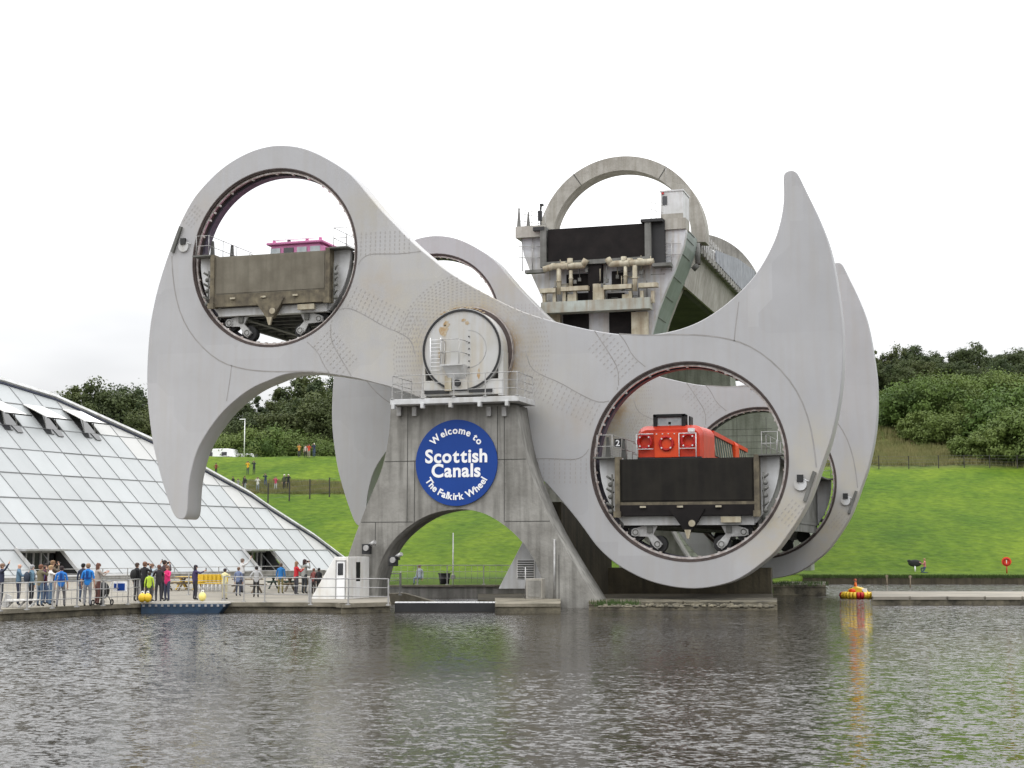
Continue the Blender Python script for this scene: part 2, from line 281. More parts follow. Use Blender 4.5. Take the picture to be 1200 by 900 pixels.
    def mesh(s,name,mats,org=Vector((0,0,0)),recalc=True):
        me=bpy.data.meshes.new(name); me.from_pydata([v-org for v in s.v],[],s.f)
        for m in mats: me.materials.append(M[m] if isinstance(m,str) else m)
        me.polygons.foreach_set('material_index',s.m); me.polygons.foreach_set('use_smooth',s.sm)
        if recalc:
            bm=bmesh.new(); bm.from_mesh(me); bmesh.ops.recalc_face_normals(bm,faces=bm.faces); bm.to_mesh(me); bm.free()
        me.update(); return me
    def parts(s,name,mats,parent):
        par=list(range(len(s.v)))
        def fd(i):
            while par[i]!=i: par[i]=par[par[i]]; i=par[i]
            return i
        for f in s.f:
            for k in f[1:]: par[fd(k)]=fd(f[0])
        gr={}
        for n,f in enumerate(s.f): gr.setdefault(fd(f[0]),[]).append(n)
        for fs in gr.values():
            m=MB(); mp={}
            for n in fs:
                g=[]
                for k in s.f[n]:
                    if k not in mp: mp[k]=len(m.v); m.v.append(s.v[k])
                    g.append(mp[k])
                m.f.append(g); m.m.append(s.m[n]); m.sm.append(s.sm[n])
            m.build(name,mats,parent)
    def build(s,name,mats,parent=None,org=None,bevel=0,recalc=True):
        if isinstance(mats,str): mats=[mats]
        if parent is not None: org=W[parent.name]
        elif org is None:
            xs=[v.x for v in s.v]; ys=[v.y for v in s.v]; org=Vector(((min(xs)+max(xs))/2,(min(ys)+max(ys))/2,min(v.z for v in s.v)))
        org=Vector(org); o=bpy.data.objects.new(name,s.mesh(name,mats,org,recalc)); col.objects.link(o)
        if parent is not None: o.parent=parent
        else: o.location=org
        if bevel:
            b=o.modifiers.new('bevel','BEVEL'); b.width=bevel; b.segments=2; b.limit_method='ANGLE'; b.angle_limit=R(40)
        W[o.name]=org; return o
def dup(o,loc,rz=None,scale=None,label=None,parent=None):
    c=o.copy(); col.objects.link(c)
    if parent is not None: c.parent=parent
    else:
        c.location=loc
        if rz is not None: c.rotation_euler=(0,0,rz)
        if scale is not None: c.scale=scale
        if label: c['label']=label
    for ch in o.children: dup(ch,None,parent=c)
    return c
def railing(name,label,pts,h=1.1,sp=2.0,nr=3,r=.03,parent=None,m='galv',group=None,cat='railing',pr=None,mesh_infill=False):
    pts=[Vector(p) for p in pts]
    t=thing(name,label,cat,pts[0],group) if parent is None else parent
    rm=MB()
    for k in range(nr):
        z=h*(k+1)/nr
        rm.path([p+Vector((0,0,z)) for p in pts],r if k==nr-1 else r*.7)
    if mesh_infill:
        for i in range(len(pts)-1):
            L=(pts[i+1]-pts[i]).length; n=int(L/.35)
            for k in range(1,n): q=pts[i].lerp(pts[i+1],k/n); rm.tube(q+Vector((0,0,.12)),q+Vector((0,0,h)),.008,n=4)
    rr=rm.build('handrail',m,t)
    pr=pr or r*.9
    pos=[]
    for i in range(len(pts)-1):
        L=(pts[i+1]-pts[i]).length; n=max(1,round(L/sp))
        pos+=[pts[i].lerp(pts[i+1],k/n) for k in range(n)]
    pos.append(pts[-1])
    if parent is None:
        pm=MB().box((0,0,h/2),(pr*2,pr*2.4,h)).box((0,0,.02),(.16,.16,.04)); me=pm.mesh('post',[m])
        for q in pos[:100]:
            o=bpy.data.objects.new('post',me); col.objects.link(o); o.parent=t; o.location=q-W[t.name]
    else:
        for q in pos: MB().box(q+Vector((0,0,h/2)),(pr*2,pr*2,h)).build('railing_post',m,t)
    return t
# ------------------------------------------------------------------ terrain
def shore(q):   # depth of the bank as a function of bearing
    return interp(q,[-2000,430,431,905,935,3500],[96,96,88,88,122,122])
def hz(d,q):
    s0=sst(300,470,q)
    st=145 if q<430 else 140
    hill=interp(d,[st,205],[.36 if q<430 else .62,15.4])
    left=interp(d,[205,209,212,260,700],[15.4,15.3,14.1,14.0,20]); right=interp(d,[205,216,240,300,900],[15.4,17.6,27,30,36])
    s=sst(600,850,q)
    z=hill if d<205 else left*(1-s)+right*s
    # soften the foot of the hill
    z+= .35*noise.noise(Vector((d*.05,q*.01,0)))*sst(140,170,d)
    return z
def qd(x,y):
    d,l=dl(x,y); return d,600+F_PX*l/max(d,1)/math.cos(PIT)
def zat(x,y):
    d,q=qd(x,y)
    if d<shore(q): return .4
    z=hz(d,q)
    return z
def ground(px,py):   # where the view ray meets the hill
    r=ray(px,py)
    t=90/r.dot(FH); 
    while t<400:
        P=CAM+r*t
        if P.z<=zat(P.x,P.y): return Vector((P.x,P.y,zat(P.x,P.y)))
        t+=.25
    return P
def on_d(px,d):      # ground point on bearing px at depth d
    P=atd(px,645,d); P.z=zat(P.x,P.y); return P
qs=[-2600,-2000,-1500,-1100]+[ -800+20*i for i in range(146)]+[2300,2800,3400]
offs=[-.05,0,.6,2,4,7,11,16,22,28]
verts=[];zone=[];rows=0
ds_tail=[120+1.6*i for i in range(0,80)]+[252,260,275,300,340,400,520,700,1000,1600,3000]
faces=[]; nq=len(qs)
allrows=[]
for oi in range(len(offs)+len(ds_tail)):
    for q in qs:
        s=shore(q)
        if oi<len(offs): d=s+offs[oi] if s<100 else s+offs[oi]*.2
        else:
            d=ds_tail[oi-len(offs)]
            lim=s+(28.5 if s<100 else 5.8); d=max(d,lim+.05*(oi-len(offs)))
        P=atd(q,645,d); z=-2 if oi==0 else hz(d,q)
        if 0<oi<4 and q>431: z=.35+.12*oi/2
        verts.append((P.x,P.y,z))
        zn=0
        rt=sst(620,800,q)
        zn=max(rt*sst(194,197,d), (1-rt)*sst(238,246,d), (1-sst(440,480,q))*(sst(180,182,d)*(1-sst(187,189,d))))
        zone.append(zn)
nr=len(offs)+len(ds_tail)
for i in range(nr-1):
    for j in range(nq-1): faces.append((i*nq+j,i*nq+j+1,(i+1)*nq+j+1,(i+1)*nq+j))
me=bpy.data.meshes.new('grass_hill'); me.from_pydata(verts,[],faces); me.materials.append(M['terrain'])
a=me.attributes.new('zone','FLOAT','POINT'); a.data.foreach_set('value',zone)
me.polygons.foreach_set('use_smooth',[True]*len(faces)); me.update()
o=bpy.data.objects.new('grass_hill',me); col.objects.link(o); tag(o,kind='structure')
# water
b=MB().add([(-900,-300,0),(900,-300,0),(900,400,0),(-900,400,0)],[(0,1,2,3)]); o=b.build('water','water',org=(0,0,0)); tag(o,kind='structure')
b=MB().add([(-900,-300,-3),(900,-300,-3),(900,400,-3),(-900,400,-3)],[(0,1,2,3)]); o=b.build('basin_bed','olive_wall',org=(0,0,0)); tag(o,kind='structure')
# ------------------------------------------------------------------ promenade and quays
def P2(px,py): v=atz(px,py,0); return (v.x,v.y)
front=[P2(-260,741),P2(0,727),P2(90,722),P2(165,718.5),P2(262,717.5),P2(365,717.5),P2(399,718),P2(400,719),P2(457,717)]
bk=[atd(457,645,84),atd(436,645,84.5),atd(436,645,150),atd(-900,645,150),atd(-900,645,48)]
poly=front+[(v.x,v.y) for v in bk]
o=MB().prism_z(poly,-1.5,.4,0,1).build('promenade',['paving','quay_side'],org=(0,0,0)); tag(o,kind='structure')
b=MB()
for i in range(len(front)-1):
    a_,c_=Vector((*front[i],0)),Vector((*front[i+1],0)); nrm=(c_-a_).cross(Vector((0,0,1))).normalized()
    L=(c_-a_).length; n=max(1,int(L/2.4))
    for k in range(n):
        u=a_.lerp(c_,k/n); v=a_.lerp(c_,(k+1)/n); d=(v-u).normalized()*.012
        b.hexa([u+d+nrm*.1-nrm*.5+Vector((0,0,.25)),v-d+nrm*.1-nrm*.5+Vector((0,0,.25)),v-d+nrm*.1+Vector((0,0,.25)),u+d+nrm*.1+Vector((0,0,.25)),
                u+d-nrm*.4+Vector((0,0,.425)),v-d-nrm*.4+Vector((0,0,.425)),v-d+nrm*.1+Vector((0,0,.425)),u+d+nrm*.1+Vector((0,0,.425))])
o=b.build('quay_kerb','quay'); tag(o,kind='structure')
def quay_block(name,px0,px1,pyw,dback,ztop,kind='structure',label=None,cat=None,mt=('quay','quay_side')):
    a0=atz(px0,pyw,0); a1=atz(px1,pyw,0); d0=dl(a0.x,a0.y)[0]; d1=dl(a1.x,a1.y)[0]
    b0=a0*((d0+dback)/d0); b1=a1*((d1+dback)/d1)
    m=MB(); m.prism_z([(a0.x,a0.y),(a1.x,a1.y),(b1.x,b1.y),(b0.x,b0.y)],-1,ztop-.14,1,1)
    n=max(1,int((a1-a0).length/1.8))
    for k in range(n):
        u=a0.lerp(a1,k/n+.004); v=a0.lerp(a1,(k+1)/n-.004); u=u-FH*.06; v=v-FH*.06
        m.prism_z([(u.x,u.y),(v.x,v.y),(v.x*(1+1.2/d0),v.y*(1+1.2/d0)),(u.x*(1+1.2/d0),u.y*(1+1.2/d0))],ztop-.14,ztop+random.uniform(-.015,.015),0,0)
    u=a0*(1+1.1/d0); v=a1*(1+1.1/d0)
    m.prism_z([(u.x,u.y),(v.x,v.y),(b1.x,b1.y),(b0.x,b0.y)],ztop-.14,ztop-.01,0,0)
    o=m.build(name,list(mt))
    return tag(o,label,cat,kind=kind)
random.seed(4)
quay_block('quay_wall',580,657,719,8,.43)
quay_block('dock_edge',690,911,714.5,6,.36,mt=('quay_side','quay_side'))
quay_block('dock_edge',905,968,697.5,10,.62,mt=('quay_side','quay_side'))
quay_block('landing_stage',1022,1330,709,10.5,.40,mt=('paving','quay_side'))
u0,u1=atd(925,645,121.9),atd(1700,645,121.9)
o=MB().prism_z([(u0.x,u0.y),(u1.x,u1.y),(u1.x+FH.x*.5,u1.y+FH.y*.5),(u0.x+FH.x*.5,u0.y+FH.y*.5)],-.5,.5).build('canal_bank_edge','olive_wall',org=(0,0,0)); tag(o,kind='structure')
# dock floor under the wheel
u=[atd(640,645,73),atd(905,645,73),atd(905,645,89),atd(560,645,89),atd(560,645,76)]
o=MB().prism_z([(v.x,v.y) for v in u],-1.2,.22).build('dock_floor','olive_wall',org=(0,0,0)); tag(o,kind='structure')
# basin back wall seen through the arch
u0=atd(436,645,86.5); u1=atd(640,645,87.5)
b=MB(); b.prism_z([(u0.x,u0.y),(u1.x,u1.y),(u1.x+FH.x*1.5,u1.y+FH.y*1.5),(u0.x+FH.x*1.5,u0.y+FH.y*1.5)],-1,.62)
b.prism_z([(u0.x,u0.y-.12),(u1.x,u1.y-.12),(u1.x+FH.x*.5,u1.y+FH.y*.5),(u0.x+FH.x*.5,u0.y+FH.y*.5)],.625,.72,1)
o=b.build('basin_wall',['concrete','quay'],org=(0,0,0)); tag(o,'long concrete basin wall seen through the pier arch','wall')
r0=atd(446,645,77); r1=atd(474,645,78); r2=atd(533,645,80)
b=MB(); b.add([r0+Vector((0,0,-z_)) for z_ in (3.4,)]+[],[])
b=MB()
for A_,B_,za,zb in((r0,r1,.5,.5),(r1,r2,.5,-.3)):
    k=FH*1.2
    def V(p,z): return Vector((p.x,p.y,z))
    b.hexa([V(A_,-1),V(B_,-1),V(B_+k,-1),V(A_+k,-1),V(A_,za),V(B_,zb),V(B_+k,zb),V(A_+k,za)])
o=b.build('stair_ramp','quay'); tag(o,'sloping concrete stair flank stepping down into the dock','ramp')
# fender beam across the dock mouth
g0=atz(463,716.5,0); g1=atz(582,716.5,0)
t=thing('lock_fender','black fender beam with white capping across the dock mouth','fender',g0)
MB().beam(g0+Vector((0,0,.16)),g1+Vector((0,0,.16)),.5,.42).build('beam','black',t)
b=MB(); 
for k in range(24):
    u=g0.lerp(g1,(k+.04)/24)+Vector((0,0,.4)); v=g0.lerp(g1,(k+.93)/24)+Vector((0,0,.4)); b.beam(u,v,.5,.04)
b.build('capping','white',t)
# ------------------------------------------------------------------ THE WHEEL
C=Vector((-24.505,71.813,12.582)); L=24.49; SEP=12.4115; AL=.46981; RH=4.8; TH=1.5
LEFT=[(213,609),(206,607),(201,598),(195,580),(190,564),(184,542),(179,520),(175.6,496),(172.6,468),(172,440),(172.7,420),(174,400),(176,380),(179,362.7),(184,340),(191,316),(200,290),(210,263),(225,234),(240,216),(256,200),(274,187),(296,176),(316,170.8),(333,170),(350,172),(366,177),(384,186),(400,196),(410,203.5),(420,214),(432,229),(448,248),(464,264),(476,277),(490,290),(506,303),(520,315),(540,328),(560,339.5),(580,350),(600,360),(620,368),(640,374),(660,379.4),(680,384),(700,388.2),(720,391),(742,393),(760,392.6),(780,390),(800,385),(820,377),(840,365),(860,349),(880,329),(892,312),(902,294),(910,276),(915,258),(918,240),(918.6,226),(918,212),(918,206),(920,201.6)]
RIGHT=[(927,199),(933,201),(937,207),(944,222),(954,242),(962,260),(969,278),(974,296),(978,316),(981.5,338),(984.5,358),(987,380),(987.6,404),(987.6,424),(986,448),(983.6,468),(980,488),(973,517.8),(964,542),(955.6,566.7),(946.7,589),(935.6,609),(922,629),(909,646.7),(893,660),(875.6,673),(860,681.5),(840,687),(820,690),(800,689.6),(780,686.4),(760,681),(740,672),(720,660),(700,642),(686,622),(674,606),(664,594),(652,580),(640,566)]
BOT=[(482,461.6),(468,457),(456,453),(440,449),(420,443.6),(392,439),(376,437),(360,435.8),(340,437.5),(328,440.5),(318,445),(300,452),(284,462),(264,479),(250,496),(238,514),(230,530),(224,552),(221,570),(220,588),(219.4,600),(217,607)]
def loc2(p): v=at(p[0],p[1],C.y)-C; return (v.x,v.z)
Fp=[loc2(p) for p in LEFT]; hid=[(-q[0],-q[1]) for p,q in zip(LEFT,Fp) if 470<p[0]<600 and p[1]<365]
outline=Fp+[loc2(p) for p in RIGHT]+hid+[loc2(p) for p in BOT]
# symmetrise: average each point with the nearest point of the half-turned outline
def smooth_closed(pts,it=1):
    for _ in range(it):
        n=len(pts); new=[]
        for i in range(n):
            a,c=pts[i],pts[(i+1)%n]; new+=[(a[0]*.75+c[0]*.25,a[1]*.75+c[1]*.25),(a[0]*.25+c[0]*.75,a[1]*.25+c[1]*.75)]
        pts=new
    return pts
outline=smooth_closed(outline,2)
HC=[(-SEP*math.cos(AL),SEP*math.sin(AL)),(SEP*math.cos(AL),-SEP*math.sin(AL))]
def arm_mesh():
    cu=bpy.data.curves.new('arm','CURVE'); cu.dimensions='2D'; cu.fill_mode='BOTH'; cu.extrude=TH/2-.04; cu.bevel_depth=.04; cu.bevel_resolution=1; cu.resolution_u=1; cu.offset=-.04
    def spl(pts):
        s=cu.splines.new('POLY'); s.points.add(len(pts)-1)
        for i,p in enumerate(pts): s.points[i].co=(p[0],p[1],0,1)
        s.use_cyclic_u=True
    spl(outline)
    for h in HC: spl([(h[0]+RH*math.cos(-2*PI*i/96),h[1]+RH*math.sin(-2*PI*i/96)) for i in range(96)])
    o=bpy.data.objects.new('tmp',cu); col.objects.link(o); bpy.context.view_layer.update()
    me=bpy.data.meshes.new_from_object(o.evaluated_get(bpy.context.evaluated_depsgraph_get())); bpy.data.objects.remove(o)
    for v in me.vertices: x,y,z=v.co; v.co=(x,-z+TH/2,y)
    me.transform(Matrix.Identity(4)); bm=bmesh.new(); bm.from_mesh(me); bmesh.ops.recalc_face_normals(bm,faces=bm.faces)
    # seams, bolts (surface pattern of the arm) -----------------------------
    bm.to_mesh(me); bm.free(); return me
def in_arm(x,z):
    c=False; n=len(outline)
    for i in range(n):
        x1,z1=outline[i]; x2,z2=outline[(i+1)%n]
        if (z1>z)!=(z2>z) and x<(x2-x1)*(z-z1)/(z2-z1)+x1: c=not c
    if not c: return False
    return all(math.hypot(x-h[0],z-h[1])>RH+.15 for h in HC)
am=arm_mesh(); am.materials.clear(); am.materials.append(M['arm']); am.materials.append(M['joint'])
seam_mat=mat('seam',(.29,.28,.27),(.22,.21,.20),.6,1.2); bolt_mat=mat('bolt_pattern',(.325,.31,.295),(.28,.262,.245),.6,1.5)
am.materials.append(seam_mat); am.materials.append(bolt_mat)
pb=MB(); rnd=random.Random(3)
def strip(pts,wd=.045,mi=2,y=-.006):
    for i in range(len(pts)-1):
        (x0,z0),(x1,z1)=pts[i],pts[i+1]
        if not(in_arm((x0+x1)/2,(z0+z1)/2)): continue
        pb.beam((x0,y+.006,z0),(x1,y+.006,z1),.012,wd,mi) if False else pb.add([(x0,y,z0),(x1,y,z1)]+[(x1+(z1-z0)/math.hypot(x1-x0,z1-z0)*wd,y,z1-(x1-x0)/math.hypot(x1-x0,z1-z0)*wd),(x0+(z1-z0)/math.hypot(x1-x0,z1-z0)*wd,y,z0-(x1-x0)/math.hypot(x1-x0,z1-z0)*wd)],[(0,1,2,3)],mi)
def pl(pxs): return [loc2(p) for p in pxs]
SE=[[(202,300),(203,320),(206,345),(213,370),(225,392),(243,412),(262,425),(282,431),(302,434),(330,435),(360,434),(386,436)],
 [(418,312),(424,302),(434,297),(450,297),(470,297),(493,294)],
 [(388,378),(391,366),(400,361),(412,361),(430,370),(450,382),(470,390),(482,398),(487,415)],
 [(272,428),(270,445),(266,470)],[(388,380),(388,398),(397,415),(412,440)],[(360,400),(373,412),(380,428),(386,436)]]
for s_ in SE:
    l_=pl(s_); l_=[l_[0]]+[((a[0]*k+b_[0]*(1-k)),(a[1]*k+b_[1]*(1-k))) for a,b_ in zip(l_,l_[1:]) for k in(.75,.25)]+[l_[-1]]
    for sg in(1,-1): strip([(sg*x,sg*z) for x,z in l_],.05 if s_ is not SE[0] else .07)
def bolt(x,z,a,ln=.13,wd=.035):
    if not in_arm(x,z): return
    ca,sa=math.cos(a),math.sin(a); pb.add([(x+ca*ln/2*u-sa*wd/2*v,-.012,z+sa*ln/2*u+ca*wd/2*v) for u,v in((-1,-1),(1,-1),(1,1),(-1,1))],[(0,1,2,3)],3)
def bolt_band(p0,p1,wdt,rows,sp=.27,fan=0):
    (x0,z0),(x1,z1)=p0,p1; Ln=math.hypot(x1-x0,z1-z0); ux,uz=(x1-x0)/Ln,(z1-z0)/Ln; n=int(Ln/sp)
    for i in range(n):
        for k in range(rows):
            t=(k/(rows-1)-.5)*wdt
            for sg in(1,-1): bolt(sg*(x0+ux*i*sp-uz*t),sg*(z0+uz*i*sp+ux*t),math.atan2(uz,ux)+PI/2*(1) )
A1,A2=loc2((423,286)),loc2((486,283)); bolt_band(A1,A2,1.1,6)
A1,A2=loc2((408,345)),loc2((500,392)); bolt_band(A1,A2,1.0,5)
A1,A2=loc2((378,396)),loc2((415,438)); bolt_band(A1,A2,1.2,6)
A1,A2=loc2((222,250)),loc2((236,262)); bolt_band(A1,A2,1.0,5,.2)
for k in range(12):
    rr=2.5+k*.15
    for i in range(int(rr*26)):
        a_=2*PI*i/int(rr*26); bolt(rr*math.cos(a_),rr*math.sin(a_),a_+PI/2,.10,.04)
def merge_into(me,mb):
    bm=bmesh.new(); bm.from_mesh(me); vs=[bm.verts.new(v) for v in mb.v]
    for f,mi in zip(mb.f,mb.m):
        g=bm.faces.new([vs[i] for i in f]); g.material_index=mi
    bm.to_mesh(me); bm.free(); me.update()
merge_into(am,pb)
wheel=thing('rotating_wheel','huge grey boat lift wheel of two hooked arms on one axle','boat lift wheel',C)
def mkarm(dy,label):
    o=bpy.data.objects.new('arm',am); col.objects.link(o); o.parent=wheel; o.location=(0,dy,0); W[o.name]=C+Vector((0,dy,0))
    if label: o['label']=label
    for h in HC:
        c=(C.x+h[0],C.z+h[1]); y=C.y+dy
        b=MB(); b.ring_y(c,RH-.004,RH-.10,y+.03,y+TH-.03,0); b.ring_y(c,RH+.03,RH-.03,y-.015,y+.028,0); tr=b.build('track_ring','rim',o)
        b=MB(); b.ring_y(c,RH-.104,RH-.20,y+.16,y+.30,0)
        for k in range(60):
            a_=2*PI*k/60
            if rnd.random()<.6: b.box((c[0]+(RH-.2)*math.cos(a_),y+.3,c[1]+(RH-.2)*math.sin(a_)),(.12,.2,.10),0)
        b.build('rail','rail',tr)
        b=MB(); b.ring_y(c,RH-.105,RH-.22,y+.75,y+1.3,0); b.build('lining','rimlining',tr)
    # inspection pods and door bars
    for sg,(px,py) in((1,(216,286)),(-1,(931.5,565))):
        v=loc2((216,286)); x,z=C.x+sg*v[0],C.z+sg*v[1]; y=C.y+dy
        b=MB(); b.disc_y((x,z-.15*1),.3,y-.12,y+.01,0,24); b.box((x,y-.13,z+.12),(.3,.12,.34),1); b.tube((x+.1,y-.1,z+.1),(x+.45,y-.1,z-.05),.03,0); b.build('inspection_hatch',['grey_paint','black'],o)
        v0,v1=loc2((213,266)),loc2((203,296)); b=MB(); b.beam((C.x+sg*v0[0],y-.08,C.z+sg*v0[1]),(C.x+sg*v1[0],y-.08,C.z+sg*v1[1]),.16,.16); b.build('locking_bar','seamrail' if False else 'trough',o)
    return o
mkarm(0,'front hooked arm with rust stains round its hub'); mkarm(L,'far hooked arm partly hidden behind the front one')
b=MB(); b.tube(C+Vector((0,TH,0)),C+Vector((0,L,0)),1.9,0,40); b.build('axle','grey_paint',wheel)
b=MB(); b.tube(C+Vector((0,-.35,0)),C+Vector((0,0,0)),2.32,0,48); b.tube(C+Vector((0,L+TH,0)),C+Vector((0,L+TH+1.2,0)),2.2,0,48); b.parts('hub_flange','rim',wheel)
b=MB(); b.ring_y((C.x,C.z),2.36,2.33,C.y-.3,C.y-.2); b.ring_y((C.x,C.z),2.37,2.325,C.y-.12,C.y-.05); b.build('hub_ring','rail',wheel)
# ------------------------------------------------------------------ axle bearing housing
YD=C.y-1.35
t=thing('bearing_housing','round white bearing housing with black rim on top of the pier','bearing housing',(C.x,YD,10.2))
cc=(C.x+.02,C.z+.02)
housing_mat=mat('housing_paint',(.44,.44,.44),(.38,.375,.35),.55,.6,streak=.5,streakcol=(.36,.30,.2))
b=MB(); b.disc_y(cc,2.1,YD,C.y-.36,0,64); b.build('drum',[housing_mat],t)
b=MB(); b.ring_y(cc,2.06,1.96,YD-.06,YD+.02,0); b.build('rim_seal','black',t)
b=MB(); b.prism_y([(cc[0]-1.9,10.3),(cc[0]-1.98,cc[1]-.2),(cc[0]-2.05,cc[1]-.2),(cc[0]-2.15,10.3)],YD+.06,C.y-.4,0)
b.box((cc[0]+2.02,YD+.5,11.4),(.25,.85,2.2),0); b.box((cc[0],YD+.45,10.75),(4.2,.8,.75),0); b.box((cc[0]-1.3,YD+.2,10.55),(1.3,.5,.2),1); b.box((cc[0]+1.0,YD+.2,10.55),(1.2,.5,.16),1); b.build('saddle',[housing_mat,'black'],t)
b=MB(); b.ring_y((cc[0]+.35,cc[1]+.05),.95,.92,YD-.012,YD+.01,0,-PI*.55,PI*.5); b.build('cover_seam','galv',t)
# brown corrosion patches as flakes of bare metal
rust_mat=mat('rust_patch',(.33,.22,.11),(.40,.36,.28),.8,2.5,lo=.42,hi=.6)
b=MB()
for (x,z,sx,sz,sd_) in((-.95,1.0,.3,.34,1),(-.8,1.35,.18,.2,2),(.3,1.35,.12,.12,3),(.9,-1.2,.1,.3,4),(-1.15,-.2,.1,.3,5),(-.45,-1.5,.35,.3,6),(.1,1.5,.16,.1,7)):
    rr_=random.Random(sd_); n=14; b.prism_y([(cc[0]+x+sx*math.cos(2*PI*i/n)*rr_.uniform(.55,1.15),cc[1]+z+sz*math.sin(2*PI*i/n)*rr_.uniform(.55,1.15)) for i in range(n)],YD-.009,YD+.004)
for i in range(14): 
    x=-1.1+i*.17; z=math.sqrt(max(0,2.14**2-x*x)); b.box((cc[0]+x,YD+.1,cc[1]+z+.03),(.13,.1,rnd.uniform(.03,.1)))
b.parts('rust_patch',[rust_mat],t)
pp=lambda px,py:at(px,py,YD-.1)
# little access balcony on the drum
q0,q1=pp(520,429.5),pp(547,429.5)
b=MB(); b.box(((q0.x+q1.x)/2,YD-.35,q0.z),(1.15,.7,.07),0); b.hexa([Vector((q0.x+.3,YD-.02,q0.z-.75)),Vector((q1.x-.1,YD-.02,q0.z-.75)),Vector((q1.x-.1,YD,q0.z-.75)),Vector((q0.x+.3,YD,q0.z-.75)),Vector((q0.x+.1,YD-.6,q0.z-.04)),Vector((q1.x,YD-.6,q0.z-.04)),Vector((q1.x,YD,q0.z-.04)),Vector((q0.x+.1,YD,q0.z-.04))],0)
b.build('access_balcony','grey_paint',t)
b=MB(); xa,xb,z0=q0.x+.02,q1.x-.02,q0.z+.03
for z in(.62,1.25): b.path([(xa-.0,YD,z0+z),(xa,YD-.65,z0+z),(xb-.2,YD-.65,z0+z),(xb,YD,z0+z-.05)],.022)
for x,y in((xa,YD-.65),(xb-.2,YD-.65),(xa,YD-.05)): b.tube((x,y,z0),(x,y,z0+1.25),.022)
b.build('balcony_rail','galv',t)
lp=MB(); 
for px in(504.5,516.5): 
    v=pp(px,396); v2=pp(px,434); lp.tube((v.x,YD-.12,v.z),(v2.x,YD-.12,v2.z),.025)
for k in range(9):
    z=pp(505,434).z+k*.19; a_=pp(504.5,400); c_=pp(516.5,400); lp.tube((a_.x,YD-.12,z),(c_.x,YD-.12,z),.014,n=5)
lp.build('ladder','white',t)
v=pp(536.5,449); b=MB(); b.box((v.x-.5,YD-.08,v.z),(.35,.16,.75),0); b.box((v.x+.1,YD-.05,v.z),(.8,.1,.6),1); b.tube((v.x,YD-.28,v.z),(v.x,YD,v.z),.17,2,16); b.build('pipe_outlet',['cream_paint',housing_mat,'black'],t)
b=MB()
for k in range(7): v=pp(549,394+k*7.2); b.ell((v.x,YD-.03,v.z),(.04,.04,.04),0,6,4)
b.parts('bolt','black',t)
# ------------------------------------------------------------------ front pier
YP=C.y-2.35; YPB=C.y-.42
pf=lambda px,py:at(px,py,YP)
outl=[(458,474),(457,500),(453,528),(447,552),(438,573),(428,597),(417,625),(407,655),(398,685),(391,712)]
outr=[(604.5,474),(608,500),(614,530),(623,560),(636,592),(650,622),(668,653),(686,682),(706,714)]
arch=[(437,714),(438,688),(444,662),(457,636),(480,615),(505,601),(538,595.5),(566,600),(590,614),(610,632),(625,653),(634,674),(639,695),(640,714)]
def chaik(p,it=2):
    for _ in range(it):
        n=[p[0]]
        for a,c in zip(p,p[1:]): n+=[(a[0]*.75+c[0]*.25,a[1]*.75+c[1]*.25),(a[0]*.25+c[0]*.75,a[1]*.25+c[1]*.75)]
        p=n+[p[-1]]
    return p
ol=[pf(*p) for p in chaik(outl)]; orr=[pf(*p) for p in chaik(outr)]; ar=[pf(*p) for p in chaik(arch)]
poly=[(v.x,v.z) for v in ol[::-1]]+[(v.x,v.z) for v in orr]+[(v.x,v.z) for v in ar[::-1]]
for i,pnt in enumerate(poly):
    if pnt[1]<.15: poly[i]=(pnt[0],-.8)
pier=thing('concrete_pier','tall arched concrete pier carrying the round blue sign','pier',(C.x,YP,0))
def curvefill(name,poly,y0,y1,mats,parent,bev=.03):
    cu=bpy.data.curves.new(name,'CURVE'); cu.dimensions='2D'; cu.fill_mode='BOTH'; cu.extrude=abs(y1-y0)/2
    s=cu.splines.new('POLY'); s.points.add(len(poly)-1)
    for i,p in enumerate(poly): s.points[i].co=(p[0],p[1],0,1)
    s.use_cyclic_u=True
    o=bpy.data.objects.new('tmp',cu); col.objects.link(o); bpy.context.view_layer.update()
    me=bpy.data.meshes.new_from_object(o.evaluated_get(bpy.context.evaluated_depsgraph_get())); bpy.data.objects.remove(o); org=W[parent.name]
    for v in me.vertices: x,y,z=v.co; v.co=Vector((x,-z+(y0+y1)/2,y))-org
    bm=bmesh.new(); bm.from_mesh(me); bmesh.ops.remove_doubles(bm,verts=bm.verts,dist=.0005); bmesh.ops.recalc_face_normals(bm,faces=bm.faces); bm.to_mesh(me); bm.free()
    me.materials.clear()
    for m in mats: me.materials.append(M[m] if isinstance(m,str) else m)
    o=bpy.data.objects.new(name,me); col.objects.link(o); o.parent=parent; W[o.name]=org; return o
body=curvefill('pier_wall',poly,YP,YPB,['concrete'],pier)
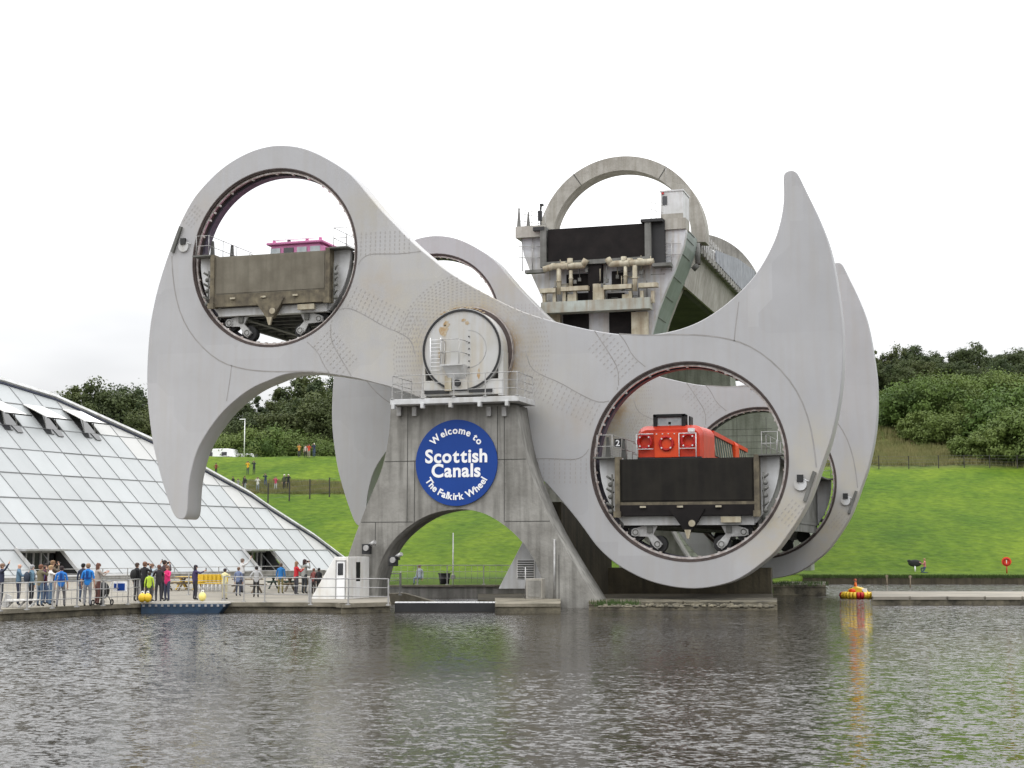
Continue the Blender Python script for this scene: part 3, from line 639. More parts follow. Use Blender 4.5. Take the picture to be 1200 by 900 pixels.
# back pier, same shape behind the far arm
YB=C.y+L+TH+.45
pier2=thing('concrete_pier','far concrete pier behind the second arm of the wheel','pier',(C.x,YB,0))
me2=body.data; o=bpy.data.objects.new('pier_wall',me2); col.objects.link(o); o.parent=pier2; W[o.name]=W[pier2.name]
b=MB(); b.disc_y((C.x,C.z),2.1,YB-.3,YB+1.2,0,40); b.box((C.x,YB+.8,10.6),(5,1.6,.8)); b.build('bearing_housing','grey_paint',pier2)
def pmin(py,lst):
    for a,c in zip(lst,lst[1:]):
        if a[1]<=py<=c[1]: return a[0]+(c[0]-a[0])*(py-a[1])/(c[1]-a[1])
jb=MB(); LO,RO=chaik(outl),chaik(outr)
for py in(541,612): 
    a_=pf(pmin(py,LO)+1,py); c_=pf(pmin(py,RO)-1,py-1.5)
    if py==612: 
        m_=pf(484,py); jb.box(((a_.x+m_.x)/2,YP-.003,a_.z),(m_.x-a_.x,.01,.035)); m2=pf(592,py); jb.box(((c_.x+m2.x)/2,YP-.003,a_.z),(c_.x-m2.x,.01,.035))
    else: jb.box(((a_.x+c_.x)/2,YP-.003,a_.z),(c_.x-a_.x,.01,.04))
for px,y0,y1 in((478,476,612),(591,476,612),(486,541,612),(440,612,640),(655,650,712),(583,476,541)):
    a_,c_=pf(px,y0),pf(px,y1); jb.box((a_.x,YP-.003,(a_.z+c_.z)/2),(.035,.01,abs(a_.z-c_.z)))
jb.parts('formwork_joint','joint',body)
b=MB(); 
for px in(487,469,592,574): v=pf(px,480); b.box((v.x,YP-.1,v.z-.1),(.22,.2,.45))
b.parts('bracket','galv',pier)
v0,v1=pf(650,560),pf(650,706); b=MB(); b.tube((v0.x,YP-.06,pf(650,632).z),(v1.x,YP-.06,v1.z),.05); b.build('drain_pipe','galv',pier)
# platform
p0,p1=at(457,468,YP-.9),at(608,468,YP-.9); zt=p0.z
b=MB(); b.box(((p0.x+p1.x)/2,(YP-.9+C.y-.45)/2,zt-.14),(p1.x-p0.x,C.y-.45-YP+.9,.26))
for px in(461,495,528,562,594): v=at(px,474,YP-.9); b.box((v.x,YP-.85,zt-.36),(.16,.3,.26))
b.build('platform','grey_paint',pier,bevel=.02)
rp=[Vector((p0.x+.1,C.y-.6,zt)),Vector((p0.x+.1,YP-.85,zt)),Vector((p1.x-.1,YP-.85,zt)),Vector((p1.x-.1,C.y-.6,zt))]
railing('platform_railing','thin steel railing round the platform on top of the pier',rp,1.15,1.45,3,.022,m='galv')
# floodlights on the pier
for (px,py,lb) in((434,641,'black loudspeaker lamp pair bracketed on the left pier leg'),(465,655,'traffic signal lamp hanging in the left of the arch')):
    v=pf(px,py); t=thing('signal_lamp',lb,'lamp',(v.x,YP-.3,v.z))
    b=MB(); b.box((v.x,YP-.1,v.z),(.12,.9,.1)); b.box((v.x,YP-.45,v.z-.1),(.42,.3,.5)); b.build('lamp_body','black',t,bevel=.03)
    b=MB(); b.tube((v.x+.05,YP-.72,v.z-.05),(v.x+.05,YP-.6,v.z-.05),.14,0,14); b.tube((v.x+.45,YP-.5,v.z+.25),(v.x+.15,YP-.4,v.z+.1),.1,0,10); b.build('lens','galv',t)
# ------------------------------------------------------------------ sign
YS=YP-.11; sv=at(534.5,542.2,YS); SR=2.1
sign=thing('round_sign','large round blue welcome sign with white lettering on the pier','sign',(sv.x,YP,sv.z))
b=MB(); b.disc_y((sv.x,sv.z),SR,YS,YP-.012,0,96); b.build('disc','sign_blue',sign)
def char_mesh(ch,size,off):
    cu=bpy.data.curves.new('c','FONT'); cu.body=ch; cu.size=size; cu.offset=off; cu.extrude=.008; cu.resolution_u=6
    o=bpy.data.objects.new('tmp',cu); col.objects.link(o); bpy.context.view_layer.update()
    me=bpy.data.meshes.new_from_object(o.evaluated_get(bpy.context.evaluated_depsgraph_get())); bpy.data.objects.remove(o); return me
def text_bits(txt,size,off,gap):
    out=[];x=0
    for ch in txt:
        if ch==' ': x+=size*.26; continue
        me=char_mesh(ch,size,off); xs=[v.co.x for v in me.vertices]; w_=max(xs)-min(xs); out.append((me,x-min(xs),x+w_/2)); x+=w_+gap
    return out,x-gap
def add_letters(mb,txt,size,off,gap,place):
    bits,tot=text_bits(txt,size,off,gap)
    for me,ox,cx in bits:
        vs=[]
        for v in me.vertices:
            x=v.co.x+ox; vs.append(place(x,v.co.y,v.co.z,cx,tot))
        mb.add(vs,[list(p.vertices) for p in me.polygons])
yl=YS-.012
def flat(zc):
    return lambda x,y,z,cx,tot: Vector((sv.x+x-tot/2,yl-z,sv.z+zc+y))
def arc(rad,top):
    def f(x,y,z,cx,tot):
        th=(cx-tot/2)/rad
        if top: e=Vector((math.cos(th),0,-math.sin(th))); u=Vector((math.sin(th),0,math.cos(th))); c=Vector((sv.x,yl,sv.z))+u*rad
        else: e=Vector((math.cos(th),0,math.sin(th))); u=Vector((-math.sin(th),0,math.cos(th))); c=Vector((sv.x,yl,sv.z))-u*rad
        return c+e*(x-cx)+u*y+Vector((0,-z,0))
    return f
b=MB(); add_letters(b,'Scottish',.90,.027,.05,flat(.02)); b.build('lettering','white',sign,recalc=False)
b=MB(); add_letters(b,'Canals',.90,.027,.05,flat(-.68)); b.build('lettering','white',sign,recalc=False)
b=MB(); add_letters(b,'Welcome to',.48,.013,.035,arc(1.42,True)); b.build('lettering','white',sign,recalc=False)
b=MB(); add_letters(b,'The Falkirk Wheel',.47,.013,.035,arc(1.80,False)); b.build('lettering','white',sign,recalc=False)
# ------------------------------------------------------------------ gondolas
def gondola(h,label,gm,sidem):
    cx,cz=C.x+h[0],C.z+h[1]; y0=C.y-.45; y1=C.y+L+TH+.1
    t=thing('gondola',label,'gondola',(cx,C.y,cz-4.3))
    r=RH-.42
    a_t=math.asin(.2/r); a_b=math.asin(-2.98/r)
    def Dpoly():
        pts=[]
        n=16
        for i in range(n+1): a=a_t+(a_b-a_t)*i/n; pts.append((cx+r*math.cos(a),cz+r*math.sin(a)))
        for i in range(n+1): a=PI-a_b+(a_b-a_t)*i/n; pts.append((cx+r*math.cos(a),cz+r*math.sin(a)))
        k_=len(pts); half=n+1
        return pts[:half]+pts[half:]+[(cx-3.25,cz+.2),(cx-3.25,cz-2.5),(cx+3.25,cz-2.5),(cx+3.25,cz+.2)]
    for (ya,yb,s) in((C.y+.12,C.y+.4,1),(y1-.55,y1-.2,-1)):
        b=MB(); b.prism_y(Dpoly(),ya,yb); e=b.build('end_plate','grey_paint',t)
    for (yf,s) in((C.y-.38,1),(y1-.1,-1)):
        yb=yf+.48*s
        ya,yc=min(yf,yb),max(yf,yb)
        b=MB(); b.box((cx,(ya+yc)/2,cz-.93),(6.5,yc-ya,2.08),0)
        if s==1:
            for k in range(1): b.box((cx,yf-.01,cz-.93),(6.3,.03,1.95),0)
        gt=b.build('gate',gm,t,bevel=.02)
        b=MB()
        for sx in(-1,1): b.box((cx+sx*3.36,(ya+yc)/2-.06*s,cz-1.2),(.24,yc-ya+.1,2.85),0); b.box((cx+sx*3.36,yf-.12*s,cz-2.55),(.34,.2,.3),0)
        b.box((cx,(ya+yc)/2-.02*s,cz-2.04),(6.9,yc-ya+.04,.14),0); b.build('gate_frame','gate_frame',t)
        b=MB(); b.box((cx,yf+.06*s,cz-2.36),(6.6,.24,.5),0); b.prism_y([(cx-.85,cz-2.3),(cx+.9,cz-2.3),(cx+.25,cz-3.35),(cx-.1,cz-3.35)],min(yf-.12*s,yf+.2*s),max(yf-.12*s,yf+.2*s),0)
        b.build('sill',sidem,t)
        b=MB()
        for x in(-2.1,-.3,1.55): b.box((cx+x,yf-.12*s,cz-2.2),(.28,.1,.09),0)
        b.box((cx+2.1,yf+.1*s,cz-2.82),(.95,.2,.28),0); b.tube((cx+.28,yf-.25*s,cz-3.0),(cx+.28,yf-.15*s,cz-3.0),.16,0,14); b.prism_y([(cx-.1,cz-3.3),(cx+.22,cz-3.3),(cx+.12,cz-3.72),(cx+.02,cz-3.72)],min(yf-.14*s,yf),max(yf-.14*s,yf),0)
        b.parts('marker_block','cream_paint',t)
        # underframe beam
        b=MB(); b.box((cx,(C.y+.2) if s==1 else y1-.4,cz-2.86),(6.3,.5,.42),0); b.build('underframe','grey_paint',t)
        # ledges, locks, railings
        for sx in(-1,1):
            b=MB(); b.box((cx+sx*4.0,yf+.35*s,cz+.2),(1.05,1.1,.07),0); b.build('ledge','trough',t)
            b=MB(); 
            for z in(-.9,-1.5,-2.2): b.tube((cx+sx*3.62,yf+.2*s,cz+z),(cx+sx*3.9,yf-.05*s,cz+z+.2),.06,0,8); b.ell((cx+sx*3.75,yf+.1*s,cz+z-.2),(.12,.12,.12),0,8,6)
            b.tube((cx+sx*3.66,yf+.1*s,cz-2.5),(cx+sx*3.66,yf+.1*s,cz-.6),.045,0,6); b.build('hydraulic_lock','trough',t)
            b=MB(); x0=cx+sx*3.6; x1=cx+sx*4.35; yy=yf-.1*s if sx==-1 else yf+.1*s
            for z in(.55,1.1): b.tube((x0,yy,cz+.2+z),(x1,yy,cz+.2+z),.018,n=5); b.tube((x0,yy,cz+.2+z),(x0,yy+5*s,cz+.2+z),.018,n=5)
            for (x,y) in((x0,yy),(x1,yy),(x0,yy+1.6*s),(x0,yy+3.2*s)): b.tube((x,y,cz+.2),(x,y,cz+1.32),.02,n=5)
            b.build('guard_rail','galv',t)
        # bogies
        for sx in(-1,1):
            bb=MB(); w1=(cx+sx*2.62,cz-3.40); w2=(cx+sx*1.55,cz-3.98); yw=C.y+.62 if s==1 else y1-.75; yp=yw-.3*s
            bb.prism_y([(cx+sx*1.55,cz-3.1),(cx+sx*2.3,cz-3.1),(w1[0]+sx*.2,w1[1]+.12),(w1[0]+sx*.22,w1[1]-.15),(w1[0]-sx*.1,w1[1]-.2),(cx+sx*2.0,cz-3.62),(w2[0]+sx*.25,w2[1]-.05),(w2[0],w2[1]-.26),(w2[0]-sx*.25,w2[1]),(w2[0]-sx*.02,w2[1]+.26),(cx+sx*1.75,cz-3.5)],min(yp-.12*s,yp),max(yp-.12*s,yp),0)
            for wv in(w1,w2): bb.tube((wv[0],yp-.2*s,wv[1]),(wv[0],yp,wv[1]),.2,0,12); bb.torus((wv[0],yp-.2*s,wv[1]),.13,.03,'Y',1,14,6)
            bb.box((cx+sx*1.92,yp-.16*s,cz-3.28),(.26,.14,.3),1)
            bg_=bb.build('bogie',['galv','trough'],t)
            for wv in(w1,w2): MB().tube((wv[0],yw-.22,wv[1]),(wv[0],yw+.22,wv[1]),.42,0,24).build('wheel','rubber',bg_)
    # trough
    b=MB(); ya,yb=C.y+.4,y1-.55
    b.box((cx,(ya+yb)/2,cz-2.62),(7.0,yb-ya,.25),0)
    for sx in(-1,1): b.box((cx+sx*3.38,(ya+yb)/2,cz-1.2),(.25,yb-ya,2.7),0)
    for k in range(20): b.box((cx,ya+.8+k*(yb-ya-1)/20,cz-2.9),(6.6,.14,.32),0)
    for sx in(-1,1): b.box((cx+sx*1.9,(ya+yb)/2,cz-3.12),(.3,yb-ya,.14),0); b.box((cx+sx*3.36,(ya+yb)/2,cz-2.95),(.2,yb-ya,.5),0); b.box((cx+sx*3.95,(ya+yb)/2,cz+.12),(.8,yb-ya,.08),0)
    b.build('trough','trough',t)
    MB().box((cx,(ya+yb)/2,cz-1.35),(6.5,yb-ya-.05,2.2)).build('trough_water','water',t)
    for sx in(-1,1):
        b=MB(); x=cx+sx*3.7
        for z in(.55,1.1): b.tube((x,ya+4,cz+.15+z),(x,yb-4,cz+.15+z),.018,n=5)
        for k in range(12): y=ya+4+k*(yb-ya-8)/11; b.tube((x,y,cz+.15),(x,y,cz+1.25),.02,n=5)
        b.build('walkway_rail','galv',t)
    for sx in (-1,):
        for k,yy in enumerate((C.y+.9,C.y+2.2)):
            b=MB(); x=cx+sx*(4.15-.5*k); b.prism_y([(x-.14,cz+.2),(x+.14,cz+.2),(x+.06,cz+1.3),(x-.06,cz+1.3)],yy,yy+.12); b.build('stop_post','trough',t)
    return (cx,cz)
GL=gondola(HC[0],'left raised gondola with brown end gate and its wheels below','gate_brown','gate_frame')
GR=gondola(HC[1],'right lowered gondola with black end gate holding the red boat','gate_dark','gate_black')
v=at(724,519,C.y+1.0); t=thing('number_plate','small black plate with a white number 2 by the right gondola railing','sign',(v.x,v.y,v.z-.15))
MB().box(v,(.34,.04,.42)).build('plate','black',t); b=MB(); add_letters(b,'2',.42,.01,0,lambda x,y,z,cx,tot:Vector((v.x+x-tot/2,v.y-.03-z,v.z-.15+y))); b.build('numeral','white',t,recalc=False)
# ------------------------------------------------------------------ red boat
def rbox_profile(w_,z0,z1,r,n=6):
    pts=[(-w_/2,z0),(w_/2,z0)]
    for i in range(n+1): a=PI/2*i/n; pts.append((w_/2-r+r*math.cos(PI/2-(PI/2-a)) if False else w_/2-r+r*math.cos(a),z1-r+r*math.sin(a)))
    for i in range(n+1): a=PI/2+PI/2*i/n; pts.append((-w_/2+r+r*math.cos(a),z1-r+r*math.sin(a)))
    return pts
def loft(mb,secs,mi=0):
    n=len(secs[0][1]); base=len(mb.v); vs=[]
    for (y,pts) in secs: vs+=[Vector((x,y,z)) for x,z in pts]
    fs=[]
    for k in range(len(secs)-1):
        for i in range(n): fs.append((k*n+i,k*n+(i+1)%n,(k+1)*n+(i+1)%n,(k+1)*n+i))
    fs.append(list(range(n))); fs.append(list(range((len(secs)-1)*n,len(secs)*n))[::-1]); mb.add(vs,fs,mi)
def boat(cx,cz,yb,colr,label,kind):
    t=thing('trip_boat',label,'boat',(cx,yb,cz-.9))
    # hull
    b=MB(); loft(b,[(y,[(cx+x*s,z) for x,z in[(-1.5,cz-.9),(1.5,cz-.9),(1.72,cz+.35),(-1.72,cz+.35)]]) for y,s in((yb,.93),(yb+1.5,1),(yb+15.5,1),(yb+16.5,.85))]); b.build('hull','black' if kind=='red' else 'pink',t)
    zt=cz+1.95 if kind=='red' else cz+1.55
    b=MB(); sh=lambda w_,h,r:[(cx+x,z) for x,z in rbox_profile(w_,cz+.3,h,r)]
    if kind=='red':
        loft(b,[(yb+.1,sh(3.1,cz+1.72,.45)),(yb+.5,sh(3.35,cz+1.95,.5)),(yb+3.4,sh(3.45,cz+2.0,.5)),(yb+3.6,sh(3.3,cz+1.9,.5))]); b.build('cabin_front',colr,t)
        b=MB(); loft(b,[(yb+3.65,sh(3.3,cz+.62,.15)),(yb+15.5,sh(3.3,cz+.62,.15))]); b.build('cabin_side',colr,t)
        b=MB()
        for x in(-1,1): b.hexa([Vector((cx+x*1.62-.04,yb+3.6,cz+.6)),Vector((cx+x*1.62+.04,yb+3.6,cz+.6)),Vector((cx+x*1.62+.04,yb+15.4,cz+.6)),Vector((cx+x*1.62-.04,yb+15.4,cz+.6)),Vector((cx+x*1.5-.04,yb+3.6,cz+1.75)),Vector((cx+x*1.5+.04,yb+3.6,cz+1.75)),Vector((cx+x*1.5+.04,yb+15.4,cz+1.55)),Vector((cx+x*1.5-.04,yb+15.4,cz+1.55))])
        b.build('side_window','dark_green',t)
        b=MB()
        for x in(-1,1): b.beam((cx+x*1.56,yb+3.6,cz+1.78),(cx+x*1.56,yb+15.5,cz+1.6),.18,.22)
        b.build('cant_rail',colr,t)
        b=MB(); loft(b,[(yb+3.5,[(cx-1.55,cz+1.7),(cx+1.55,cz+1.7),(cx+1.3,cz+1.88),(cx-1.3,cz+1.88)]),(yb+15.6,[(cx-1.55,cz+1.5),(cx+1.55,cz+1.5),(cx+1.3,cz+1.68),(cx-1.3,cz+1.68)])]); b.build('roof',colr,t)
        b=MB()
        for k in range(15):
            y=yb+4+k*.8; zz=cz+1.72-.2*(y-yb-3.6)/12
            b.beam((cx+1.68,y,cz+.6),(cx+1.56,y-.15,zz),.05,.05)
        b.parts('window_bar','cream_paint',t)
        for yy in (yb+10.2,):
            b=MB(); loft(b,[(yy,[(cx+x,z) for x,z in rbox_profile(3.5,cz+.3,cz+1.85,.3)]),(yy+1.3,[(cx+x,z) for x,z in rbox_profile(3.5,cz+.3,cz+1.8,.3)])]); b.build('rear_arch','orange',t)
        # nose panel, rails, rings, windscreen
        b=MB(); b.box((cx-.1,yb+.02,cz+.95),(1.25,.12,1.25)); b.build('nose_panel','orange',t,bevel=.02)
        b=MB(); add_letters(b,'BR E',.3,.008,.04,lambda x,y,z,cx_,tot:Vector((cx-.1+x-tot/2,yb-.2-z,cz+.85+y))) if False else None
        for x,zz in((-1.2,cz+1.12),(-.1,cz+1.02),(1.0,cz+1.12)):
            rg=MB(); rg.torus((cx+x,yb-.1,zz),.32,.07,'Y',0,24,8)
            for k in range(4): a_=PI/4+k*PI/2; rg.box((cx+x+.32*math.cos(a_),yb-.12,zz+.32*math.sin(a_)),(.07,.16,.07),1,rot=Matrix.Rotation(-a_,3,'Y'))
            rg.build('life_ring',['ringred','white'],t)
        b=MB()
        for sg in(-1,1):
            x0,x1=(cx-1.6,cx-.75) if sg<0 else (cx+.55,cx+1.4)
            b.path([(x0,yb-.16,cz+.35),(x0,yb-.16,cz+1.5),(x1,yb-.16,cz+1.5)],.025); b.tube((x0,yb-.16,cz+.75),(x1,yb-.16,cz+.75),.02)
            if sg>0: b.tube((x1,yb-.16,cz+.3),(x1,yb-.16,cz+1.5),.025)
        for k in range(6): b.box((cx-.9+k*.3,yb-.05,cz+1.5),(.06,.05,.05))
        b.parts('bow_rail','white',t)
        b=MB(); zc=cz+2.02; 
        for (dx,dz,w_,h_) in((-.72,0,.2,1.0),(.72,0,.2,1.0),(0,.43,1.64,.17),(0,-.43,1.64,.17)): b.box((cx-.05+dx,yb+.75,zc+dz),(w_,.65,h_))
        b.box((cx+.95,yb+1.0,zc),(.08,.8,.8)); ws=b.build('windscreen','black',t,bevel=.03)
        MB().box((cx-.05,yb+.6,zc),(1.4,.05,.78)).build('pane','glass_pale',ws)
        MB().box((cx-.05,yb+.55,zc+.06),(.12,.06,.12)).build('sticker','black',ws)
        MB().box((cx+1.15,yb+.02,cz+1.66),(.3,.35,.18)).build('horn_box','white',t)
    else:
        loft(b,[(yb,sh(3.0,zt,.2)),(yb+.25,sh(3.2,zt,.22)),(yb+14,sh(3.2,zt,.22))]); body_=b.build('cabin',colr,t)
        b=MB(); b.box((cx,yb+7,zt+.06),(3.4,14.4,.14)); b.build('roof',colr,t,bevel=.04)
        for k in range(4): x=cx-1.2+k*.8; MB().box((x,yb-.02,zt-.42),(.58,.08,.48)).build('window','glass_pale' if k!=1 else 'glass_dark',t)
        for k in range(6): MB().box((cx+1.62,yb+1.2+k*2.1,zt-.42),(.06,1.5,.46)).build('window','glass_dark',t)
        for x in(-1.4,-.5,.6,1.4): MB().tube((cx+x,yb+.2,zt+.12),(cx+x,yb+.2,zt+.34),.1,0,10).build('roof_lamp','pink' if x!=-.5 else 'black',t)
        b=MB(); b.tube((cx-1.4,yb+.1,zt+.3),(cx+1.2,yb+.1,zt+.3),.03); b.build('roof_bar','white',t)
boat(GR[0]-1.35,GR[1]+.0,C.y+2.2,'red','red trip boat with black windscreen floating in the right gondola','red')
boat(GL[0]-.15,GL[1]-.25,C.y+3.0,'pink','pink roofed trip boat behind the brown gate of the left gondola','pink')
# ------------------------------------------------------------------ dock side wall
v0=at(658,700,C.y+3.0); yb=C.y+14
t=thing('dock_side_wall','tall dark brown stained wall of the dock beneath the wheel','wall',(v0.x-.5,C.y+8,0))
zt=at(658,588,C.y+3).z
MB().hexa([Vector((v0.x-1,C.y+3,-1)),Vector((v0.x,C.y+3,-1)),Vector((v0.x,yb,-1)),Vector((v0.x-1,yb,-1)),Vector((v0.x-1,C.y+3,zt)),Vector((v0.x,C.y+3,zt)),Vector((v0.x,yb,zt*.62)),Vector((v0.x-1,yb,zt*.62))]).build('wall_body','olive_wall',t)
u0,u1=atd(690,645,87.2),atd(903,645,87.2)
b=MB(); b.prism_z([(u0.x,u0.y),(u1.x,u1.y),(u1.x,u1.y+.6),(u0.x,u0.y+.6)],-.5,1.7); o=b.build('dock_end_wall','olive_wall'); tag(o,'low dark stained wall at the far end of the dock','wall')
# ------------------------------------------------------------------ aqueduct terminal
YA=99.2; XA=C.x+.15
aq=thing('aqueduct','concrete aqueduct with hoops and a pipework end wall behind the wheel','aqueduct',(XA,YA,0))
fa=lambda px,py,dy=0:at(px,py,YA+dy)
shield_r=[(803,264.5),(802.5,272),(799.6,287.6),(789,315.7),(779,338.7),(770,362),(762,391),(757,420),(753,470),(752,540)]
sr=[fa(*p) for p in shield_r]; half=[(v.x-XA,v.z) for v in sr]
poly=[(XA+x,z) for x,z in half]+[(XA-x,z) for x,z in half[::-1]]
o=curvefill('end_wall',poly,YA+.28,YA+.9,[mat('endwall_paint',(.52,.53,.55),(.38,.38,.38),.5,.8,streak=.5,streakcol=(.33,.28,.2))],aq)
# grey green flank plates
b=MB(); hh=[(v.x-XA,v.z) for v in [fa(*p) for p in chaik(shield_r,1)]]
for sx in(-1,1):
    n=len(hh)
    for i in range(n-1):
        (x0,z0),(x1,z1)=hh[i],hh[i+1]; d0=4.6 if i<n else 4.6
        e0=.02
        A_=[Vector((XA+sx*x,YA+dy,z)) for x,z,dy in((x0-.03,z0,.95),(x1-.03,z1,.95),(x1-.03,z1,4.6),(x0-.03,z0,4.6))]
        B_=[Vector((XA+sx*x,YA+dy,z)) for x,z,dy in((x0-.25,z0,.95),(x1-.25,z1,.95),(x1-.25,z1,4.6),(x0-.25,z0,4.6))]
        b.hexa(A_+B_)
b.parts('flank_plate',[mat('flank',(.19,.225,.205),(.14,.17,.15),.45,.5,streak=.4,streakcol=(.11,.13,.11))],aq)
b=MB()
for i in range(1,len(hh)-1,2):
    x,z=hh[i]; b.box((XA+x+.0,YA+2.3,z),(.02,2.6,.03))
b.build('plate_joint','joint',aq)
# stem body behind the end wall
b=MB(); st=[(hx-.3,z) for hx,z in half]; 
o=curvefill('support_column',[(XA+x,z) for x,z in st[3:]]+[(XA-x,z) for x,z in st[3:][::-1]],YA+.95,YA+6.2,['concrete_pale'],aq)
# trough running back
ZD=24.1; y0=YA+4.7; y1=YA+64
def extr(poly,ya,yb_,name,m,par=aq): b=MB(); b.prism_y(poly,ya,yb_); return b.build(name,m,par)
extr([(XA-5.3,ZD-.16),(XA-4.85,ZD-2.9),(XA+4.85,ZD-2.9),(XA+5.3,ZD-.16)],y0,y1,'trough','concrete_pale'); extr([(XA-4.7,ZD-2.9),(XA-4.4,ZD-3.1),(XA+4.4,ZD-3.1),(XA+4.7,ZD-2.9)],y0+1.6,y1,'trough_underside','concrete_shaded')
b=MB()
for sx in(-1,1): 
    b.box((XA+sx*5.0,(y0+y1)/2,ZD),(1.5,y1-y0,.3))
    for k in range(48): b.box((XA+sx*5.72,y0+.6+k*1.22,ZD-.06),(.14,.5,.5))
b.build('walkway','concrete',aq)
for sx in(-1,1):
    b=MB(); x=XA+sx*5.65
    for z in(.4,.8,1.2): b.tube((x,y0+2,ZD+.15+z),(x,y1,ZD+.15+z),.03,n=5)
    for k in range(60):
        y=y0+2+k*.97; b.prism_y([(x-.02,ZD+.1),(x+.12,ZD+.1),(x+.03,ZD+1.75),(x-.02,ZD+1.75)],y,y+.1)
    b.box((x,(y0+2+y1)/2,ZD+.55),(.05,y1-y0-2,.85)); b.build('walkway_rail','galv',aq)
for sx in(-1,1):
    b=MB(); x=XA+sx*5.72; b.add([(x-.04,YA+13,ZD+.3),(x-.04,YA+34,ZD+.3),(x-.04,YA+34,ZD+3.3),(x-.04,YA+24,ZD+2.6),(x-.04,YA+13,ZD+1.2),(x+.04,YA+13,ZD+.3),(x+.04,YA+34,ZD+.3),(x+.04,YA+34,ZD+3.3),(x+.04,YA+24,ZD+2.6),(x+.04,YA+13,ZD+1.2)],[(0,1,2,3,4),(9,8,7,6,5),(0,5,6,1),(1,6,7,2),(2,7,8,3),(3,8,9,4),(4,9,5,0)])
    b.build('side_screen',[mat('screen',(.2,.215,.24),(.10,.105,.12),.5,1.6,streak=.4,streakcol=(.3,.31,.33))],aq)
for k,(yy,) in enumerate(((YA+5.8,),(YA+34,),(YA+60,))):
    b=MB(); b.ring_y((XA,C.z+SEP),6.22,5.18,yy,yy+1.5,0,-.08 if k==0 else -1.2,PI+.08 if k==0 else PI+1.2,72)
    b.build('hoop','concrete_pale' if k==0 else 'concrete',aq)
b=MB()
for a_ in(.98,2.16): b.ring_y((XA,C.z+SEP),6.23,5.17,YA+5.79,YA+5.82,0,a_,a_+.012,2)
b.parts('hoop_joint','joint',aq)
# far support pier
b=MB(); b.prism_y([(XA-3.9,21),(XA+3.9,21),(XA+4.0,16.7),(XA+10.5,15.6),(XA+10.5,1),(XA-6,1),(XA-4,16.7)],YA+30,YA+33,0)
for z in [13-.55*k for k in range(20)]: b.box((XA+3,YA+29.995,z),(9,.01,.03),1)
for x in(4.5,7): b.box((XA+x,YA+29.995,8),(.03,.01,12),1)
b.build('support_pier',['concrete_green','joint'],aq)
# gate and surround
g0,g1=fa(643,270),fa(757,262); gzt=fa(700,266).z; gzb=fa(700,305).z; gx0=fa(643,280).x; gx1=fa(757,280).x
b=MB(); b.box(((gx0+gx1)/2,YA-.05,(gzt+gzb)/2),(gx1-gx0,.4,gzt-gzb)); b.build('gate','gate_black',aq,bevel=.03)
b=MB()
for x in(gx0-.28,gx1+.22): b.box((x,YA-.12,(gzt+gzb)/2-.1),(.42,.7,gzt-gzb+.5))
b.box(((gx0+gx1)/2,YA-.14,gzb-.16),(gx1-gx0+.9,.65,.3)); b.parts('gate_frame','trough',aq)
vv=fa(760,266); 
b=MB(); b.box((gx1+.85,YA+.1,gzt-1.3),(.9,.4,3.0)); b.box((gx0-.6,YA-.1,gzt+.05),(.8,.8,.25)); b.box((gx1+.5,YA-.1,gzt+.12),(1.5,.9,.2)); b.parts('recess_panel','black',aq)
# coping ledge left and right top
b=MB(); 
a0,a1=fa(605,262),fa(640,262); b.box(((a0.x+a1.x)/2,YA+.6,fa(620,272).z),(a1.x-a0.x,1.6,.8))
a0,a1=fa(770,262),fa(803,256); b.box(((a0.x+a1.x)/2,YA+.8,fa(785,262).z),(a1.x-a0.x,1.4,.75)); b.parts('coping','concrete_pale',aq)
for px,h in((607,1.55),(618,1.25)): 
    v=fa(px,268); b=MB(); b.prism_y([(v.x-.16,v.z),(v.x+.14,v.z),(v.x+.03,v.z+h),(v.x-.03,v.z+h)],YA+.2,YA+.3); b.build('stop_post','trough',aq)
b=MB(); a0,a1=fa(606,266),fa(632,266)
for z in(.5,1.0,1.3): b.tube((a0.x,YA+.2,a0.z+z),(a1.x,YA+1.5,a0.z+z-.1),.02,n=5)
for k in range(5): x=a0.x+(a1.x-a0.x)*k/4; b.tube((x,YA+.3+k*.3,a0.z),(x,YA+.3+k*.3,a0.z+1.25),.02,n=5)
a0,a1=fa(757,257),fa(775,257)
for z in(.5,1.0): b.tube((a0.x,YA,a0.z+z+.3),(a1.x,YA+.6,a0.z+z),.02,n=5)
for k in range(4): x=a0.x+(a1.x-a0.x)*k/3; b.tube((x,YA,a0.z),(x,YA,a0.z+1.5-.15*k),.02,n=5)
b.parts('guard_rail','galv',aq)
v=fa(629,262); b=MB(); b.tube((v.x,YA+1,v.z),(v.x,YA+1,v.z+1.5),.05); b.box((v.x-.02,YA+.9,v.z+.75),(.26,.25,.7)); b.box((v.x+.12,YA+.85,v.z+1.5),(.22,.3,.14)); b.tube((v.x,YA+1,v.z+1.2),(v.x+.05,YA+.9,v.z+1.5),.07); b.build('signal_mast','black',aq)
v0=fa(774.5,262,1.2); v1=fa(800,223,1.2); cb=MB(); cb.box(((v0.x+v1.x)/2,YA+2.4,(v0.z+v1.z)/2),(v1.x-v0.x,2.3,v1.z-v0.z)); cb.box(((v0.x+v1.x)/2,YA+2.4,v1.z+.04),(v1.x-v0.x+.1,2.4,.1))
cbn=cb.build('control_cabin','grey_paint',aq); MB().box((v0.x+.28,YA+1.23,v1.z-.62),(.32,.06,.6)).build('window','glass_dark',cbn); MB().box((v0.x+.15,YA+1.2,v1.z-.12),(.14,.1,.12)).build('warning_lamp','ringred',cbn)
b=MB(); b.box(((v0.x+v1.x)/2,YA+1.22,v0.z+.35),(v1.x-v0.x,.05,.6)); b.build('base_panel','concrete_pale',cbn)
